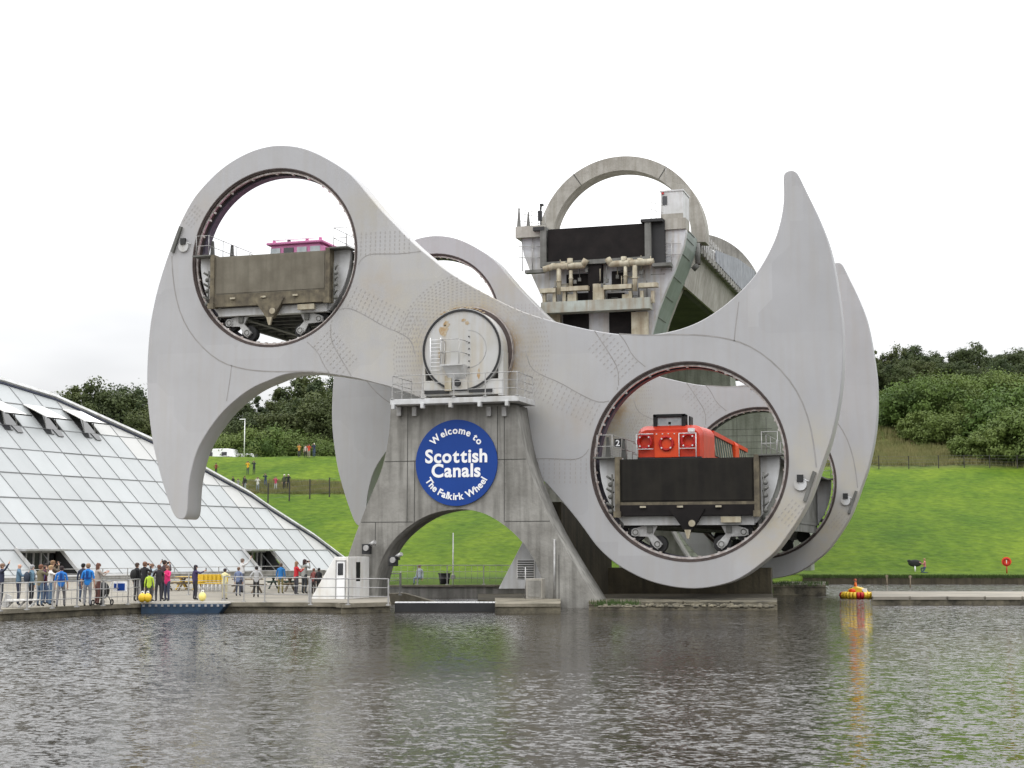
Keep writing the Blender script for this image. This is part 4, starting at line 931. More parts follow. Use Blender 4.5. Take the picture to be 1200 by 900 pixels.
v=fa(780.5,222,3); b=MB(); b.tube(v,v+Vector((0,0,2.4)),.015,n=5); b.build('aerial','galv',aq)
# pipework
pz=lambda px,py,dy=-.6:fa(px,py,dy)
def pipe(pts,r,name='pipe'):
    b=MB(); q=[pz(*p) for p in pts]
    for a_,c_ in zip(q,q[1:]): b.tube(a_,c_,r,0,12)
    for a_ in q[1:-1]: b.ell(a_,(r,r,r),0,10,6)
    for a_,c_ in zip(q,q[1:]):
        dd=(c_-a_); Ln=dd.length
        if Ln>1: b.tube(a_.lerp(c_,.5)-dd.normalized()*.04,a_.lerp(c_,.5)+dd.normalized()*.04,r*1.25,0,12)
    return b.build(name,'cream_paint',aq)
pipe([(637,316),(648,312.5),(683,311),(687,304)],.22); pipe([(712,303),(716,309.5),(758,307),(766,306.5)],.22)
for a_ in(((668,303),(668,312)),((649,309),(649,313)),((660,307),(660,313)),((731,301),(731,309)),((738,303),(738,309)),((750,303),(750,308))): pipe(a_,.2)
pipe([(655,315),(655,345)],.17); pipe([(669,317),(669,336)],.13); pipe([(733,312),(733,334)],.13); pipe([(744,311),(744,341)],.17)
b=MB()
def bar(x0,y0_,x1,y1_,h,dy=-.5,d=.5):
    a_,c_=fa(x0,y0_,dy),fa(x1,y1_,dy); b.box(((a_.x+c_.x)/2,a_.y,(a_.z+c_.z)/2),(abs(c_.x-a_.x),d,h))
bar(634,341,652,341,.3); bar(658,339,690,338,.3); bar(708,337,741,336,.3); bar(749,335,771,334,.3)
for px in(638,650,661.5,674,739,752.5,765): a_,c_=fa(px,341,-.4),fa(px,355,-.4); b.box((a_.x,a_.y,(a_.z+c_.z)/2),(.22,.3,a_.z-c_.z))
for px in(671,735): a_,c_=fa(px,345,-.3),fa(px,357,-.3); b.box((a_.x,a_.y,(a_.z+c_.z)/2),(.65,.3,a_.z-c_.z))
for px in(699,705): a_,c_=fa(px,333,-.3),fa(px,356,-.3); b.box((a_.x,a_.y,(a_.z+c_.z)/2),(.42,.4,a_.z-c_.z))
b.build('pipe_support','cream_paint',aq)
b=MB(); bar(636,361,763,357,.75,-.6,1.0); b.build('main_beam',[mat('beam_paint',(.33,.36,.33),(.25,.25,.21),.6,1,streak=.6,streakcol=(.2,.13,.07))],aq)
b=MB(); bar(616,319,638,318,.22,-.3); bar(766,311,787,311,.22,-.3,.9); b.parts('side_ledge','trough',aq)
b=MB(); a_,c_=fa(690,310,-.1),fa(706,352,-.1); b.box(((a_.x+c_.x)/2,a_.y+.05,(a_.z+c_.z)/2),(c_.x-a_.x,.5,a_.z-c_.z))
for (x0,x1,y_,yy_) in((672,690,344,356),(712,732,344,355),(664,690,322,336),(717,735,318,334),(660,690,365,392),(714,745,364,395)): 
    a_,c_=fa(x0,y_,.2),fa(x1,yy_,.2); b.box(((a_.x+c_.x)/2,a_.y,(a_.z+c_.z)/2),(c_.x-a_.x,.12,a_.z-c_.z))
b.parts('machinery_recess','gate_black',aq)
b=MB(); rr_=random.Random(8)
for k in range(46):
    px=rr_.uniform(640,765); py=rr_.uniform(312,356); a_=fa(px,py,rr_.uniform(-.5,.1)); 
    if rr_.random()<.5: b.tube(a_,a_+Vector((0,0,rr_.uniform(.4,1.6))),.03,rr_.randint(0,1),6)
    else: b.tube(a_,a_+Vector((rr_.uniform(-1,1),0,0)),.03,rr_.randint(0,1),6)
    if rr_.random()<.4: b.box(a_,(.2,.2,.25),1)
b.parts('small_pipework',['cream_paint','trough'],aq)
b=MB(); a_,c_=fa(642,370,-.1),fa(754,397,-.1)
for px,wd in((649,1.0),(750,1.1)):
    a_,c_=fa(px,366,-.1),fa(px,420,-.1); b.box((a_.x,a_.y,(a_.z+c_.z)/2),(wd,.5,a_.z-c_.z))
b.parts('buttress','cream_paint',aq)
b=MB(); 
for px in(612,624,775,787): a_,c_=fa(px,280,.1),fa(px,318,.1); b.tube(a_,c_,.035,0,6)
for py in(285,298): 
    a_,c_=fa(772,py,.1),fa(798,py,.1); b.tube(a_,c_,.03,0,6); a_,c_=fa(608,py+4,.1),fa(636,py+4,.1); b.tube(a_,c_,.03,0,6)
for k in range(9):
    p_=fa(775,284+k*4,.08); b.tube(p_,p_+Vector((.65,0,0)),.02,0,5)
b.build('wall_ladder','galv',aq)
a_,c_=fa(815,285,4.9),fa(808,325,4.9); b=MB(); b.path([a_+Vector((.1,.1,0)),fa(818,310,4.9),fa(812,316,4.9)],.2,0,10); b.build('drain_pipe','trough',aq)
b=MB()
for k in range(14):
    p_=at(692+k*2.6,389.5+k*.3,C.y+.6); h_=rnd.uniform(.12,.5); b.prism_y([(p_.x-.05,p_.z-.2),(p_.x+.05,p_.z-.2),(p_.x+.02,p_.z+h_)],C.y+.55,C.y+.65) if False else None
# ------------------------------------------------------------------ visitor centre
B0=Vector((-63.932,101.13,.75)); DU=Vector((.137,.991,0)).normalized(); DM=Vector((-.617,-.191,.763)).normalized(); NN=DU.cross(DM).normalized()
fc=lambda u,v,k=0:B0+DU*u+DM*v+NN*k
vc=thing('visitor_centre','sloping glass panelled visitor centre wall on the left of the basin','building',fc(0,0))
edge=[(-60,430),(0,444.7),(60,463.3),(120,490),(177,515.6),(240,550),(290.7,578),(314,594.4),(340,611),(365,627),(396,650.4),(420,668)]
def onpl(px,py):
    r=ray(px,py); t_=((B0-CAM).dot(NN))/r.dot(NN); P=CAM+r*t_-B0
    # solve in plane
    a11=1;a12=DU.dot(DM);a22=1;b1=P.dot(DU);b2=P.dot(DM); det=a11*a22-a12*a12
    return ((b1*a22-b2*a12)/det,(a11*b2-a12*b1)/det)
EU=[onpl(*p) for p in edge]; EU=[(-60,30),(-20,27.5)]+EU
EU=sorted(EU)
def vtop(u): return interp(u,[e[0] for e in EU],[e[1] for e in EU])-.45
cells=MB(); tint=[]; rg=random.Random(11); SU=2.325; U0=14.1; SV=2.56
doors=[(-7.02,-2.42),(20.9,25.1)]; flaps=[2.3,6.95,11.55]
us=[U0+SU*k for k in range(-24,11)]
def clipcell(u0,u1,v0,v1):
    t0,t1=vtop(u0),vtop(u1); um=(u0+u1)/2; tm=vtop(um)
    if max(t0,t1)<=v0: return None
    return [(u0,v0),(u1,v0)] if False else [(u0,min(v0,t0)),(u1,min(v0,t1)),(u1,min(v1,t1)),(um,min(v1,tm)),(u0,min(v1,t0))]
brightcell=lambda u,v:False
for u0 in us:
    for k in range(0,12):
        u1=u0+SU; v0=SV*k; v1=v0+SV
        if k==0 and any(a-.3<(u0+u1)/2<c+.3 for a,c in doors): continue
        if k==6 and any(abs(u0+.05-f)<.6 for f in flaps): continue
        c=clipcell(u0+.03,u1-.03,v0+.03,v1-.03)
        if not c: continue
        if c[0][1]<v0-.01 and c[1][1]<v0-.01: continue
        # clip lower corners where roof edge dives below the row
        tl=rg.uniform(-.012,.012); P=[fc(u,v,tl*(0 if i in(0,1) else 1)) for i,(u,v) in enumerate(c)]
        Q=[p-NN*.12 for p in P]
        n=len(P); cells.add(P+Q,[list(range(n)),list(range(2*n-1,n-1,-1))]+[(i,n+i,n+(i+1)%n,(i+1)%n) for i in range(n)])
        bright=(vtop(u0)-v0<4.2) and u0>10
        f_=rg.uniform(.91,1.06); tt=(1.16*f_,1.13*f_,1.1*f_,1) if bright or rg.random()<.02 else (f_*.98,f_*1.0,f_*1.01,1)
        tint+=[tt]*(2+n)
o=cells.build('glass_panels','facade',vc,recalc=False)
ca=o.data.attributes.new('tint','FLOAT_COLOR','FACE')
for i,tt in enumerate(tint): ca.data[i].color=tt
# solid behind the panels
b=MB(); prof=[(u,vtop(u)) for u in [-42+3*k for k in range(27)]]; 
top=[fc(u,v,-.2) for u,v in prof]; bot=[fc(u,min(v,SV+.08),-.2) for u,v in prof]
bk_top=[p+Vector((-4,-1,0)) for p in top]; bk_bot=[Vector((p.x-26,p.y-2,.3)) for p in bot]
n=len(prof)
b=MB(); b.add(bot+top,[(i,i+1,n+i+1,n+i) for i in range(n-1)]); b.add(top+bk_top,[(i,i+1,n+i+1,n+i) for i in range(n-1)]); b.add(bk_top+bk_bot,[(i,i+1,n+i+1,n+i) for i in range(n-1)])
b.build('backing_roof','joint',vc,recalc=False)
def along(v,fn): pass
b=MB(); 
for u in us:
    t_=vtop(u); 
    if t_>0: b.beam(fc(u,0,.02),fc(u,t_,.02),.045,.05)
for k in range(1,12):
    v=SV*k; uu=[u for u in [-40+.5*i for i in range(160)] if vtop(u)>v]
    if uu: 
        b.beam(fc(uu[0],v,.015),fc(uu[-1],v,.015),.07,.07) 
b.build('glazing_bar',[mat('bar',(.25,.255,.26),(.22,.22,.225),.5)],vc)
b=MB()
eu=[(-40,29),(-20,27.5)]+[e for e in EU if e[0]>-15]
for (a0,a1),(c0,c1) in zip(eu,eu[1:]):
    ns=4
    for k in range(ns):
        u0=a0+(c0-a0)*k/ns; u1=a0+(c0-a0)*(k+1)/ns; v0=a1+(c1-a1)*k/ns; v1=a1+(c1-a1)*(k+1)/ns
        b.hexa([fc(u0,v0-.38,.0),fc(u1,v1-.38,.0),fc(u1,v1,-.5),fc(u0,v0,-.5),fc(u0,v0-.38,.3),fc(u1,v1-.38,.3),fc(u1,v1,.3),fc(u0,v0,.3)],0)
        b.hexa([fc(u0,v0-.56,-.05),fc(u1,v1-.56,-.05),fc(u1,v1-.38,-.05),fc(u0,v0-.38,-.05),fc(u0,v0-.56,.12),fc(u1,v1-.56,.12),fc(u1,v1-.38,.12),fc(u0,v0-.38,.12)],1)
b.build('roof_edge',['grey_paint',mat('edge_dark',(.05,.055,.09),(.04,.045,.07),.5)],vc)
b=MB(); b.hexa([fc(-45,-.05,-.4)-Vector((0,0,.5)),fc(38,-.05,-.4)-Vector((0,0,.5)),fc(38,-.05,.15)-Vector((0,0,.5)),fc(-45,-.05,.15)-Vector((0,0,.5)),fc(-45,0,-.2),fc(38,0,-.2),fc(38,0,.1),fc(-45,0,.1)]) ; b.build('plinth','concrete',vc)
b=MB(); b.beam(fc(-45,.02,.06),fc(38,.02,.06),.1,.16); b.build('base_trim','white',vc)
# doors: opening cut in the slope, vertical glazed doors set back under a canopy
for (ua,ub) in doors:
    tp=SV+.06
    d=thing if False else None
    lintA,lintB=fc(ua,tp,0),fc(ub,tp,0)
    b=MB(); b.hexa([lintA+Vector((0,0,-.12)),lintB+Vector((0,0,-.12)),lintB+Vector((.9,.1,-.12)),lintA+Vector((.9,.1,-.12)),lintA+Vector((0,0,.06)),lintB+Vector((0,0,.06)),lintB+Vector((.9,.1,.02)),lintA+Vector((.9,.1,.02))])
    can=b.build('door_canopy','steel',vc)
    zb=.41
    def dn(p,z): return Vector((p.x,p.y,z))
    b=MB(); A_,B_=lintA+Vector((-.35,0,0)),lintB+Vector((-.35,0,0))
    b.hexa([dn(A_,zb)+Vector((-.1,0,0)),dn(B_,zb)+Vector((-.1,0,0)),dn(B_,zb),dn(A_,zb),A_+Vector((-.1,0,0)),B_+Vector((-.1,0,0)),B_,A_]); dr=b.build('door_glass','glass_dark',vc)
    b=MB()
    for k in range(7):
        if k in(1,): pass
        p=A_.lerp(B_,k/6)+Vector((.05,0,0)); b.beam(dn(p,zb),dn(p,A_.z),.12,.1)
    b.beam(dn(A_,A_.z-.15)+Vector((.06,0,0)),dn(B_,A_.z-.15)+Vector((.06,0,0)),.1,.2); b.build('door_frame','grey_paint',dr)
    # side cheeks
    b=MB()
    for uu in(ua,ub):
        p0_,p1_=fc(uu,tp,0),fc(uu,0,0)
        b.hexa([Vector((p0_.x-.35,p0_.y-.05,zb)),p1_+Vector((0,-.05,-.3)),p1_+Vector((0,.05,-.3)),Vector((p0_.x-.35,p0_.y+.05,zb)),p0_+Vector((-.36,-.05,0)),p0_+Vector((0,-.05,0)),p0_+Vector((0,.05,0)),p0_+Vector((-.36,.05,0))])
    b.parts('door_cheek','black',vc)
    b=MB()
    for uu in(ua,ub): b.beam(fc(uu,-.2,.12),fc(uu,tp+.05,.12),.18,.22)
    b.parts('door_trim','grey_paint',vc)
for f in flaps:
    u0=f; u1=f+SU; v0=SV*6; v1=SV*7-.05
    h0,h1=fc(u0,v1,.05),fc(u1,v1,.05)
    dirf=(DM*-.93+NN*.42).normalized()
    a_,c_=h0+dirf*2.45,h1+dirf*2.45
    wf=MB(); k_=NN*.07; wf.hexa([h0,h1,c_,a_,h0+k_,h1+k_,c_+k_,a_+k_]); fl=wf.build('window_flap','white_paint',vc)
    MB().beam(a_-DU*.05+NN*.02,c_+DU*.5+NN*.02,.1,.1).build('flap_edge','black',fl)
    b=MB(); b.beam(fc(u0+.5,v0,.06),(h0+dirf*1.6)+DU*.5,.05,.05); b.beam(fc(u1-.5,v0,.06),(h0+dirf*1.6)+DU*1.8,.05,.05); b.build('flap_stay','galv',fl)
    MB().hexa([fc(u0+.05,v0+.05,-.15),fc(u1-.05,v0+.05,-.15),fc(u1-.05,v1-.05,-.15),fc(u0+.05,v1-.05,-.15),fc(u0+.05,v0+.05,-.1),fc(u1-.05,v0+.05,-.1),fc(u1-.05,v1-.05,-.1),fc(u0+.05,v1-.05,-.1)]).build('window_opening','glass_dark',vc)
    b=MB(); b.hexa([fc(u0+.1,v0-.55,.03),fc(u0+1.0,v0-.55,.03),fc(u0+1.0,v0-.05,.03),fc(u0+.1,v0-.05,.03),fc(u0+.1,v0-.55,.09),fc(u0+1.0,v0-.55,.09),fc(u0+1.0,v0-.05,.09),fc(u0+.1,v0-.05,.09)])
    b.hexa([fc(u0+1.3,v0-.75,.03),fc(u0+1.9,v0-.75,.03),fc(u0+2.1,v0-.05,.03),fc(u0+1.2,v0-.05,.03),fc(u0+1.3,v0-.75,.09),fc(u0+1.9,v0-.75,.09),fc(u0+2.1,v0-.05,.09),fc(u0+1.2,v0-.05,.09)]); b.parts('vent_unit','glass_dark',vc)
# ------------------------------------------------------------------ kiosks
def kiosk(label,pts,ydep,Y,door,vent=None):
    f=lambda p:at(p[0],p[1],Y); V_=[f(p) for p in pts]
    t=thing('service_kiosk',label,'kiosk',(sum(v.x for v in V_)/len(V_),Y,.4))
    MB().prism_y([(v.x,v.z) for v in V_],Y,Y+ydep).build('wall','grey_paint' if vent else 'white_paint',t,bevel=.02)
    return t,f
t,f=kiosk('white wedge shaped kiosk with a narrow door left of the pier',[(362,705.5),(392,652.6),(408,652.6),(408,705.5)],2.6,66.6,None)
a_,c_=f((395,658)),f((404,702)); dk=MB(); 
dk.box(((a_.x+c_.x)/2,66.58,(a_.z+c_.z)/2),(c_.x-a_.x,.05,a_.z-c_.z)); d_=dk.build('door','white',t)
b=MB(); 
for x in(a_.x-.03,c_.x+.03): b.box((x,66.57,(a_.z+c_.z)/2),(.04,.06,a_.z-c_.z+.08))
b.box(((a_.x+c_.x)/2,66.57,a_.z+.04),(c_.x-a_.x+.1,.06,.05)); b.build('door_frame','galv',d_)
a_,c_=f((396.5,660)),f((402.5,674)); MB().box(((a_.x+c_.x)/2,66.55,(a_.z+c_.z)/2),(c_.x-a_.x,.03,a_.z-c_.z)).build('pane','glass_dark',d_)
v=f((408,652.6)); MB().box((v.x,67.8,v.z-.9),(.03,.5,1.3)).build('window','glass_dark',t)
t,f=kiosk('grey sloping kiosk with louvred vent inside the pier arch',[(584,690),(612,636),(650,636),(650,690)],2.5,C.y-.2,None,True)
a_,c_=f((606,656)),f((627,678)); MB().box(((a_.x+c_.x)/2,C.y-.23,(a_.z+c_.z)/2),(c_.x-a_.x,.05,a_.z-c_.z)).build('vent_frame','white_paint',t)
b=MB()
for k in range(8): z=a_.z-(a_.z-c_.z)*(k+.5)/8; b.box(((a_.x+c_.x)/2,C.y-.27,z),(c_.x-a_.x-.1,.05,.06))
b.build('louvre','joint',t)
v=at(627,695,YP-.8); t=thing('electrical_cabinet','grey electrical cabinet at the right foot of the arch','cabinet',(v.x,YP-.8,.43))
MB().box((v.x,YP-.7,.9),(.8,.5,.95)).build('cabinet_body','concrete_pale',t,bevel=.02); MB().box((v.x,YP-.97,.9),(.62,.03,.75)).build('cabinet_door','concrete',t); MB().tube((v.x-.5,YP-.7,.43),(v.x-.5,YP-.7,1.9),.03).build('riser_pipe','galv',t)
# ------------------------------------------------------------------ railings along the quays
G=lambda px,py,z=.4:atz(px,py,z)
railing('quay_railing','long steel railing along the left promenade edge by the visitors',[G(-120,726),G(0,716.5),G(90,711.5),G(150,708.5),G(163,707)],1.05,1.45,3,.026,mesh_infill=True)
railing('quay_railing','steel railing behind the blue pontoon and benches',[G(180,697),G(262,697.5),G(262,704),G(310,706),G(362,706.5)],1.1,1.9,3,.026)
railing('quay_railing','steel railing in front of the white kiosk and pier foot',[G(364,709),G(408,709),G(455,709.5)],1.1,1.5,3,.028)
railing('quay_railing','steel railing on the basin wall seen through the pier arch',[Vector((u0_.x,u0_.y+.6,.73)) for u0_ in(atd(450,645,86.8),atd(520,645,87),atd(606,645,87.2))],1.1,2.2,3,.025,mesh_infill=True)
railing('quay_railing','steel railing on the dock stair head left of the basin wall',[Vector((v.x,v.y,.42)) for v in(atd(449,645,77),atd(469,645,77.5),atd(470,645,82))],1.1,1.6,3,.028)
railing('quay_railing','back railing along the glass wall of the visitor centre',[G(-60,688),G(20,686),G(120,683),G(230,680),G(330,678)],1.0,2.4,3,.03)
# plinth wall behind people
v0,v1=G(-80,684),G(380,674.5); o=MB().beam(v0+Vector((0,0,.25)),v1+Vector((0,0,.25)),.3,.5).build('low_wall','concrete'); tag(o,'low concrete wall in front of the glass building','wall')
# ------------------------------------------------------------------ moored pontoon, buoys, dinghy
a_,c_=atz(166,718.6,0),atz(250,718.6,0); dv=(c_-a_).normalized(); nv=Vector((-dv.y,dv.x,0))
t=thing('pontoon','dark blue work pontoon moored against the left quay','pontoon',(a_+c_)/2)
e=c_+dv*.6; a_-=nv*.2
b=MB(); b.hexa([a_+Vector((0,0,-.3)),c_+Vector((0,0,-.3)),c_+nv*1.8+Vector((0,0,-.3)),a_+nv*1.8+Vector((0,0,-.3)),a_+Vector((0,0,.40)),e+Vector((0,0,.40)),e+nv*1.8+Vector((0,0,.40)),a_+nv*1.8+Vector((0,0,.40))]); b.build('hull','blue_hull',t,bevel=.04)
b=MB(); b.hexa([a_+nv*.02+Vector((0,0,.405)),e+nv*.02+Vector((0,0,.405)),e+nv*1.78+Vector((0,0,.405)),a_+nv*1.78+Vector((0,0,.405)),a_+nv*.05+Vector((0,0,.47)),e-dv*.1+nv*.05+Vector((0,0,.47)),e-dv*.1+nv*1.75+Vector((0,0,.47)),a_+nv*1.75+Vector((0,0,.47))]); b.build('deck','concrete_pale',t)
b=MB()
for k in range(14): p=a_.lerp(e,(k+.5)/14); b.box(p+Vector((0,0,.33))-nv*.03,(.09,.05,.09))
b.build('cleat','steel',t)
for px,py,lb in((166.5,703,'left yellow mooring buoy of the pair on the pontoon end'),(173,703,'right yellow mooring buoy of the pair on the pontoon end'),(237,703.5,'single yellow buoy on the right end of the pontoon')):
    py=py+(3.0 if px<200 else 1); v=atz(px,py,.47); t=thing('buoy',lb,'buoy',(v.x,v.y,.47),'yellow buoys on the pontoon')
    v=Vector((v.x,v.y,.47)); MB().ell(v+Vector((0,0,.2)),(.17,.17,.2)).build('float','yellow' if px!=237 else 'paleyellow',t); MB().torus(v+Vector((0,0,.42)),.05,.02,'Y').build('eye','white',t)
# bumper boat
v=atz(1005,701,0); t=thing('bumper_boat','small yellow bumper boat with red and white tube','small boat',v)
b=MB(); n=28; Rr=.72
for i in range(n):
    a0=2*PI*i/n; a1=2*PI*(i+1)/n; p=v+Vector((Rr*1.15*math.cos(a0),Rr*math.sin(a0),.16)); q=v+Vector((Rr*1.15*math.cos(a1),Rr*math.sin(a1),.16)); b.tube(p,q,.2,1 if i%7<2 else 0,10)
b.build('tube',['yellow','ringred'],t)
b=MB(); loft(b,[(v.y+dy,[(v.x+x*s,v.z+z) for x,z in[(-.62,.12),(.62,.12),(.55,.42),(.3,.58),(-.1,.66),(-.5,.5)]]) for dy,s in((-.45,.7),(-.2,1),(.3,1),(.5,.7))]); b.build('seat_shell','yellow',t,bevel=.04)
MB().box(v+Vector((.42,-.35,.45)),(.24,.2,.2)).build('engine_cover','white',t); MB().ell(v+Vector((-.25,-.46,.42)),(.2,.1,.13)).build('number_pad','orange',t)
# small shoreline items
def sg_post(px,pyb,h,label,m='wood',r=.05):
    v=ground(px,pyb) if pyb<684 else atz(px,pyb,.0); t=tag(MB().tube(v-Vector((0,0,.4)),v+Vector((0,0,h)),r,0,8).box(v+Vector((0,0,h-.1)),(.22,.05,.16)).build('marker_post',m),label,'post'); return t
sg_post(1039.5,685,.75,'short wooden marker post at the canal edge by the yellow boat'); sg_post(1067,688,.85,'taller wooden marker post at the canal edge below the kneeling person')
v=ground(1072.5,671); t=thing('oval_board','dark oval board on a short white post in the grass','board',v)
MB().tube(v,v+Vector((0,0,.6)),.06,0,8).build('post','white',t); MB().ell(v+Vector((0,0,.85)),(.62,.08,.33),0,20,10).ell(v+Vector((-.5,0,1.05)),(.2,.07,.14)).build('board','black',t)
v=ground(1180,672); t=thing('lifebuoy_stand','red lifebuoy housing on a post at far right of the grass','lifebuoy',v)
MB().tube(v,v+Vector((0,0,.7)),.05,0,8).build('post','ringred',t); b=MB(); b.disc_y((v.x,v.z+1.05),.42,v.y-.06,v.y+.06,0,24); b.build('housing','orange',t); b=MB(); b.torus(v+Vector((0,-.1,1.05)),.28,.07,'Y'); b.build('ring','ringred',t); MB().box(v+Vector((0,-.12,1.05)),(.06,.06,.3)).build('mark','white',t)
v=ground(531,686); v=atd(531,645,90); v.z=.62; t=thing('flag_pole','slender white pole standing behind the basin wall','pole',v)
MB().tube(v,v+Vector((0,0,3.1)),.05,0,8,.03).build('shaft','white',t); MB().box(v+Vector((0,0,.5)),(.2,.2,.25)).build('base_box','galv',t)
v=atd(521,645,88.1); v.z=.73; t=thing('litter_bin','black litter bin on the basin wall inside the arch view','bin',v); MB().tube(v,v+Vector((0,0,.62)),.26,0,14,.36).build('bin_body','black',t); MB().torus(v+Vector((0,0,.62)),.36,.03,'Z').build('bin_rim','rubber',t)
# promenade furniture --------------------------------------------------------
v=G(24,712); t=thing('folded_table','white metal trestle lying beside the promenade railing','trestle',v)
b=MB(); b.beam(v+Vector((-.6,0,.3)),v+Vector((.6,.3,.3)),.5,.06); b.build('tray','white_paint',t); b=MB()
for x in(-.55,0,.5): b.beam(v+Vector((x,-.15,0)),v+Vector((x+.1,.2,.28)),.06,.06)
b.beam(v+Vector((-.75,0,0)),v+Vector((-.55,0,.5)),.05,.3); b.build('frame','galv',t)
v=G(141,709); t=thing('notice_board','small blue and white notice fixed to the promenade railing','notice',v)
MB().box(v+Vector((0,-.06,.78)),(.62,.03,.42)).build('panel','white',t); MB().box(v+Vector((.06,-.08,.76)),(.36,.02,.3)).build('symbol','sign_blue',t); MB().box(v+Vector((-.22,-.08,.8)),(.12,.02,.2)).build('symbol','sign_blue',t)
def bench_set(px,py,label,mt):
    v=G(px,py); t=thing('picnic_table',label,'picnic table',v,'picnic tables on the promenade')
    MB().box(v+Vector((0,0,.74)),(1.5,.75,.06)).build('table_top',mt,t)
    for s in(-1,1): MB().box(v+Vector((0,s*.65,.45)),(1.5,.28,.05)).build('seat',mt,t)
    for s in(-1,1):
        b=MB(); b.beam(v+Vector((s*.55,-.6,0)),v+Vector((s*.55,.2,.72)),.07,.07); b.beam(v+Vector((s*.55,.6,0)),v+Vector((s*.55,-.2,.72)),.07,.07); b.beam(v+Vector((s*.55,-.75,.4)),v+Vector((s*.55,.75,.4)),.06,.08); b.build('leg',mt,t)
for i,(px,py,mt,w_) in enumerate(((205,692,'wood','weathered picnic table behind the pink jacket'),(222,691,'yellow','yellow picnic table beside the purple clad person'),(330,690,'dark_green','dark picnic table near the blue jacket by the second door'),(290,695,'wood','picnic table in front of the waving person'),(350,693,'wood','picnic table beside the person in red'))): bench_set(px,py,w_,mt)
for i in range(7):
    px=232+i*4.8; v=G(px,693-.4*i*0); t=thing('plastic_chair',['leftmost','second','third','middle','fifth','sixth','rightmost'][i]+' of the row of yellow chairs behind the pontoon railing','chair',v,'row of yellow chairs')
    MB().box(v+Vector((0,0,.44)),(.44,.44,.05)).build('seat','yellow',t,bevel=.02); MB().box(v+Vector((0,.22,.72)),(.42,.05,.45)).build('backrest','yellow',t,bevel=.02)
    for sx in(-1,1):
        for sy in(-1,1): MB().tube(v+Vector((sx*.19,sy*.19,0)),v+Vector((sx*.17,sy*.17,.43)),.02,0,6).build('leg','white',t)
v=G(120,709.5); t=thing('pushchair','black pushchair with reflectors beside the woman in beige','pushchair',v)
MB().ell(v+Vector((0,0,.62)),(.25,.36,.36)).build('canopy','black',t); b=MB()
for a0,a1 in(((-.2,-.35,.15),(-.2,.4,1.0)),((.2,-.35,.15),(.2,.4,1.0)),((-.2,.35,.12),(-.2,-.2,.7)),((.2,.35,.12),(.2,-.2,.7)),((-.2,.4,1.0),(.2,.4,1.0))): b.tube(v+Vector(a0),v+Vector(a1),.02)
b.build('frame','steel',t)
for x in(-.22,.22):
    for y in(-.38,.36): MB().torus(v+Vector((x,y,.13)),.1,.03,'X').build('wheel','rubber',t)
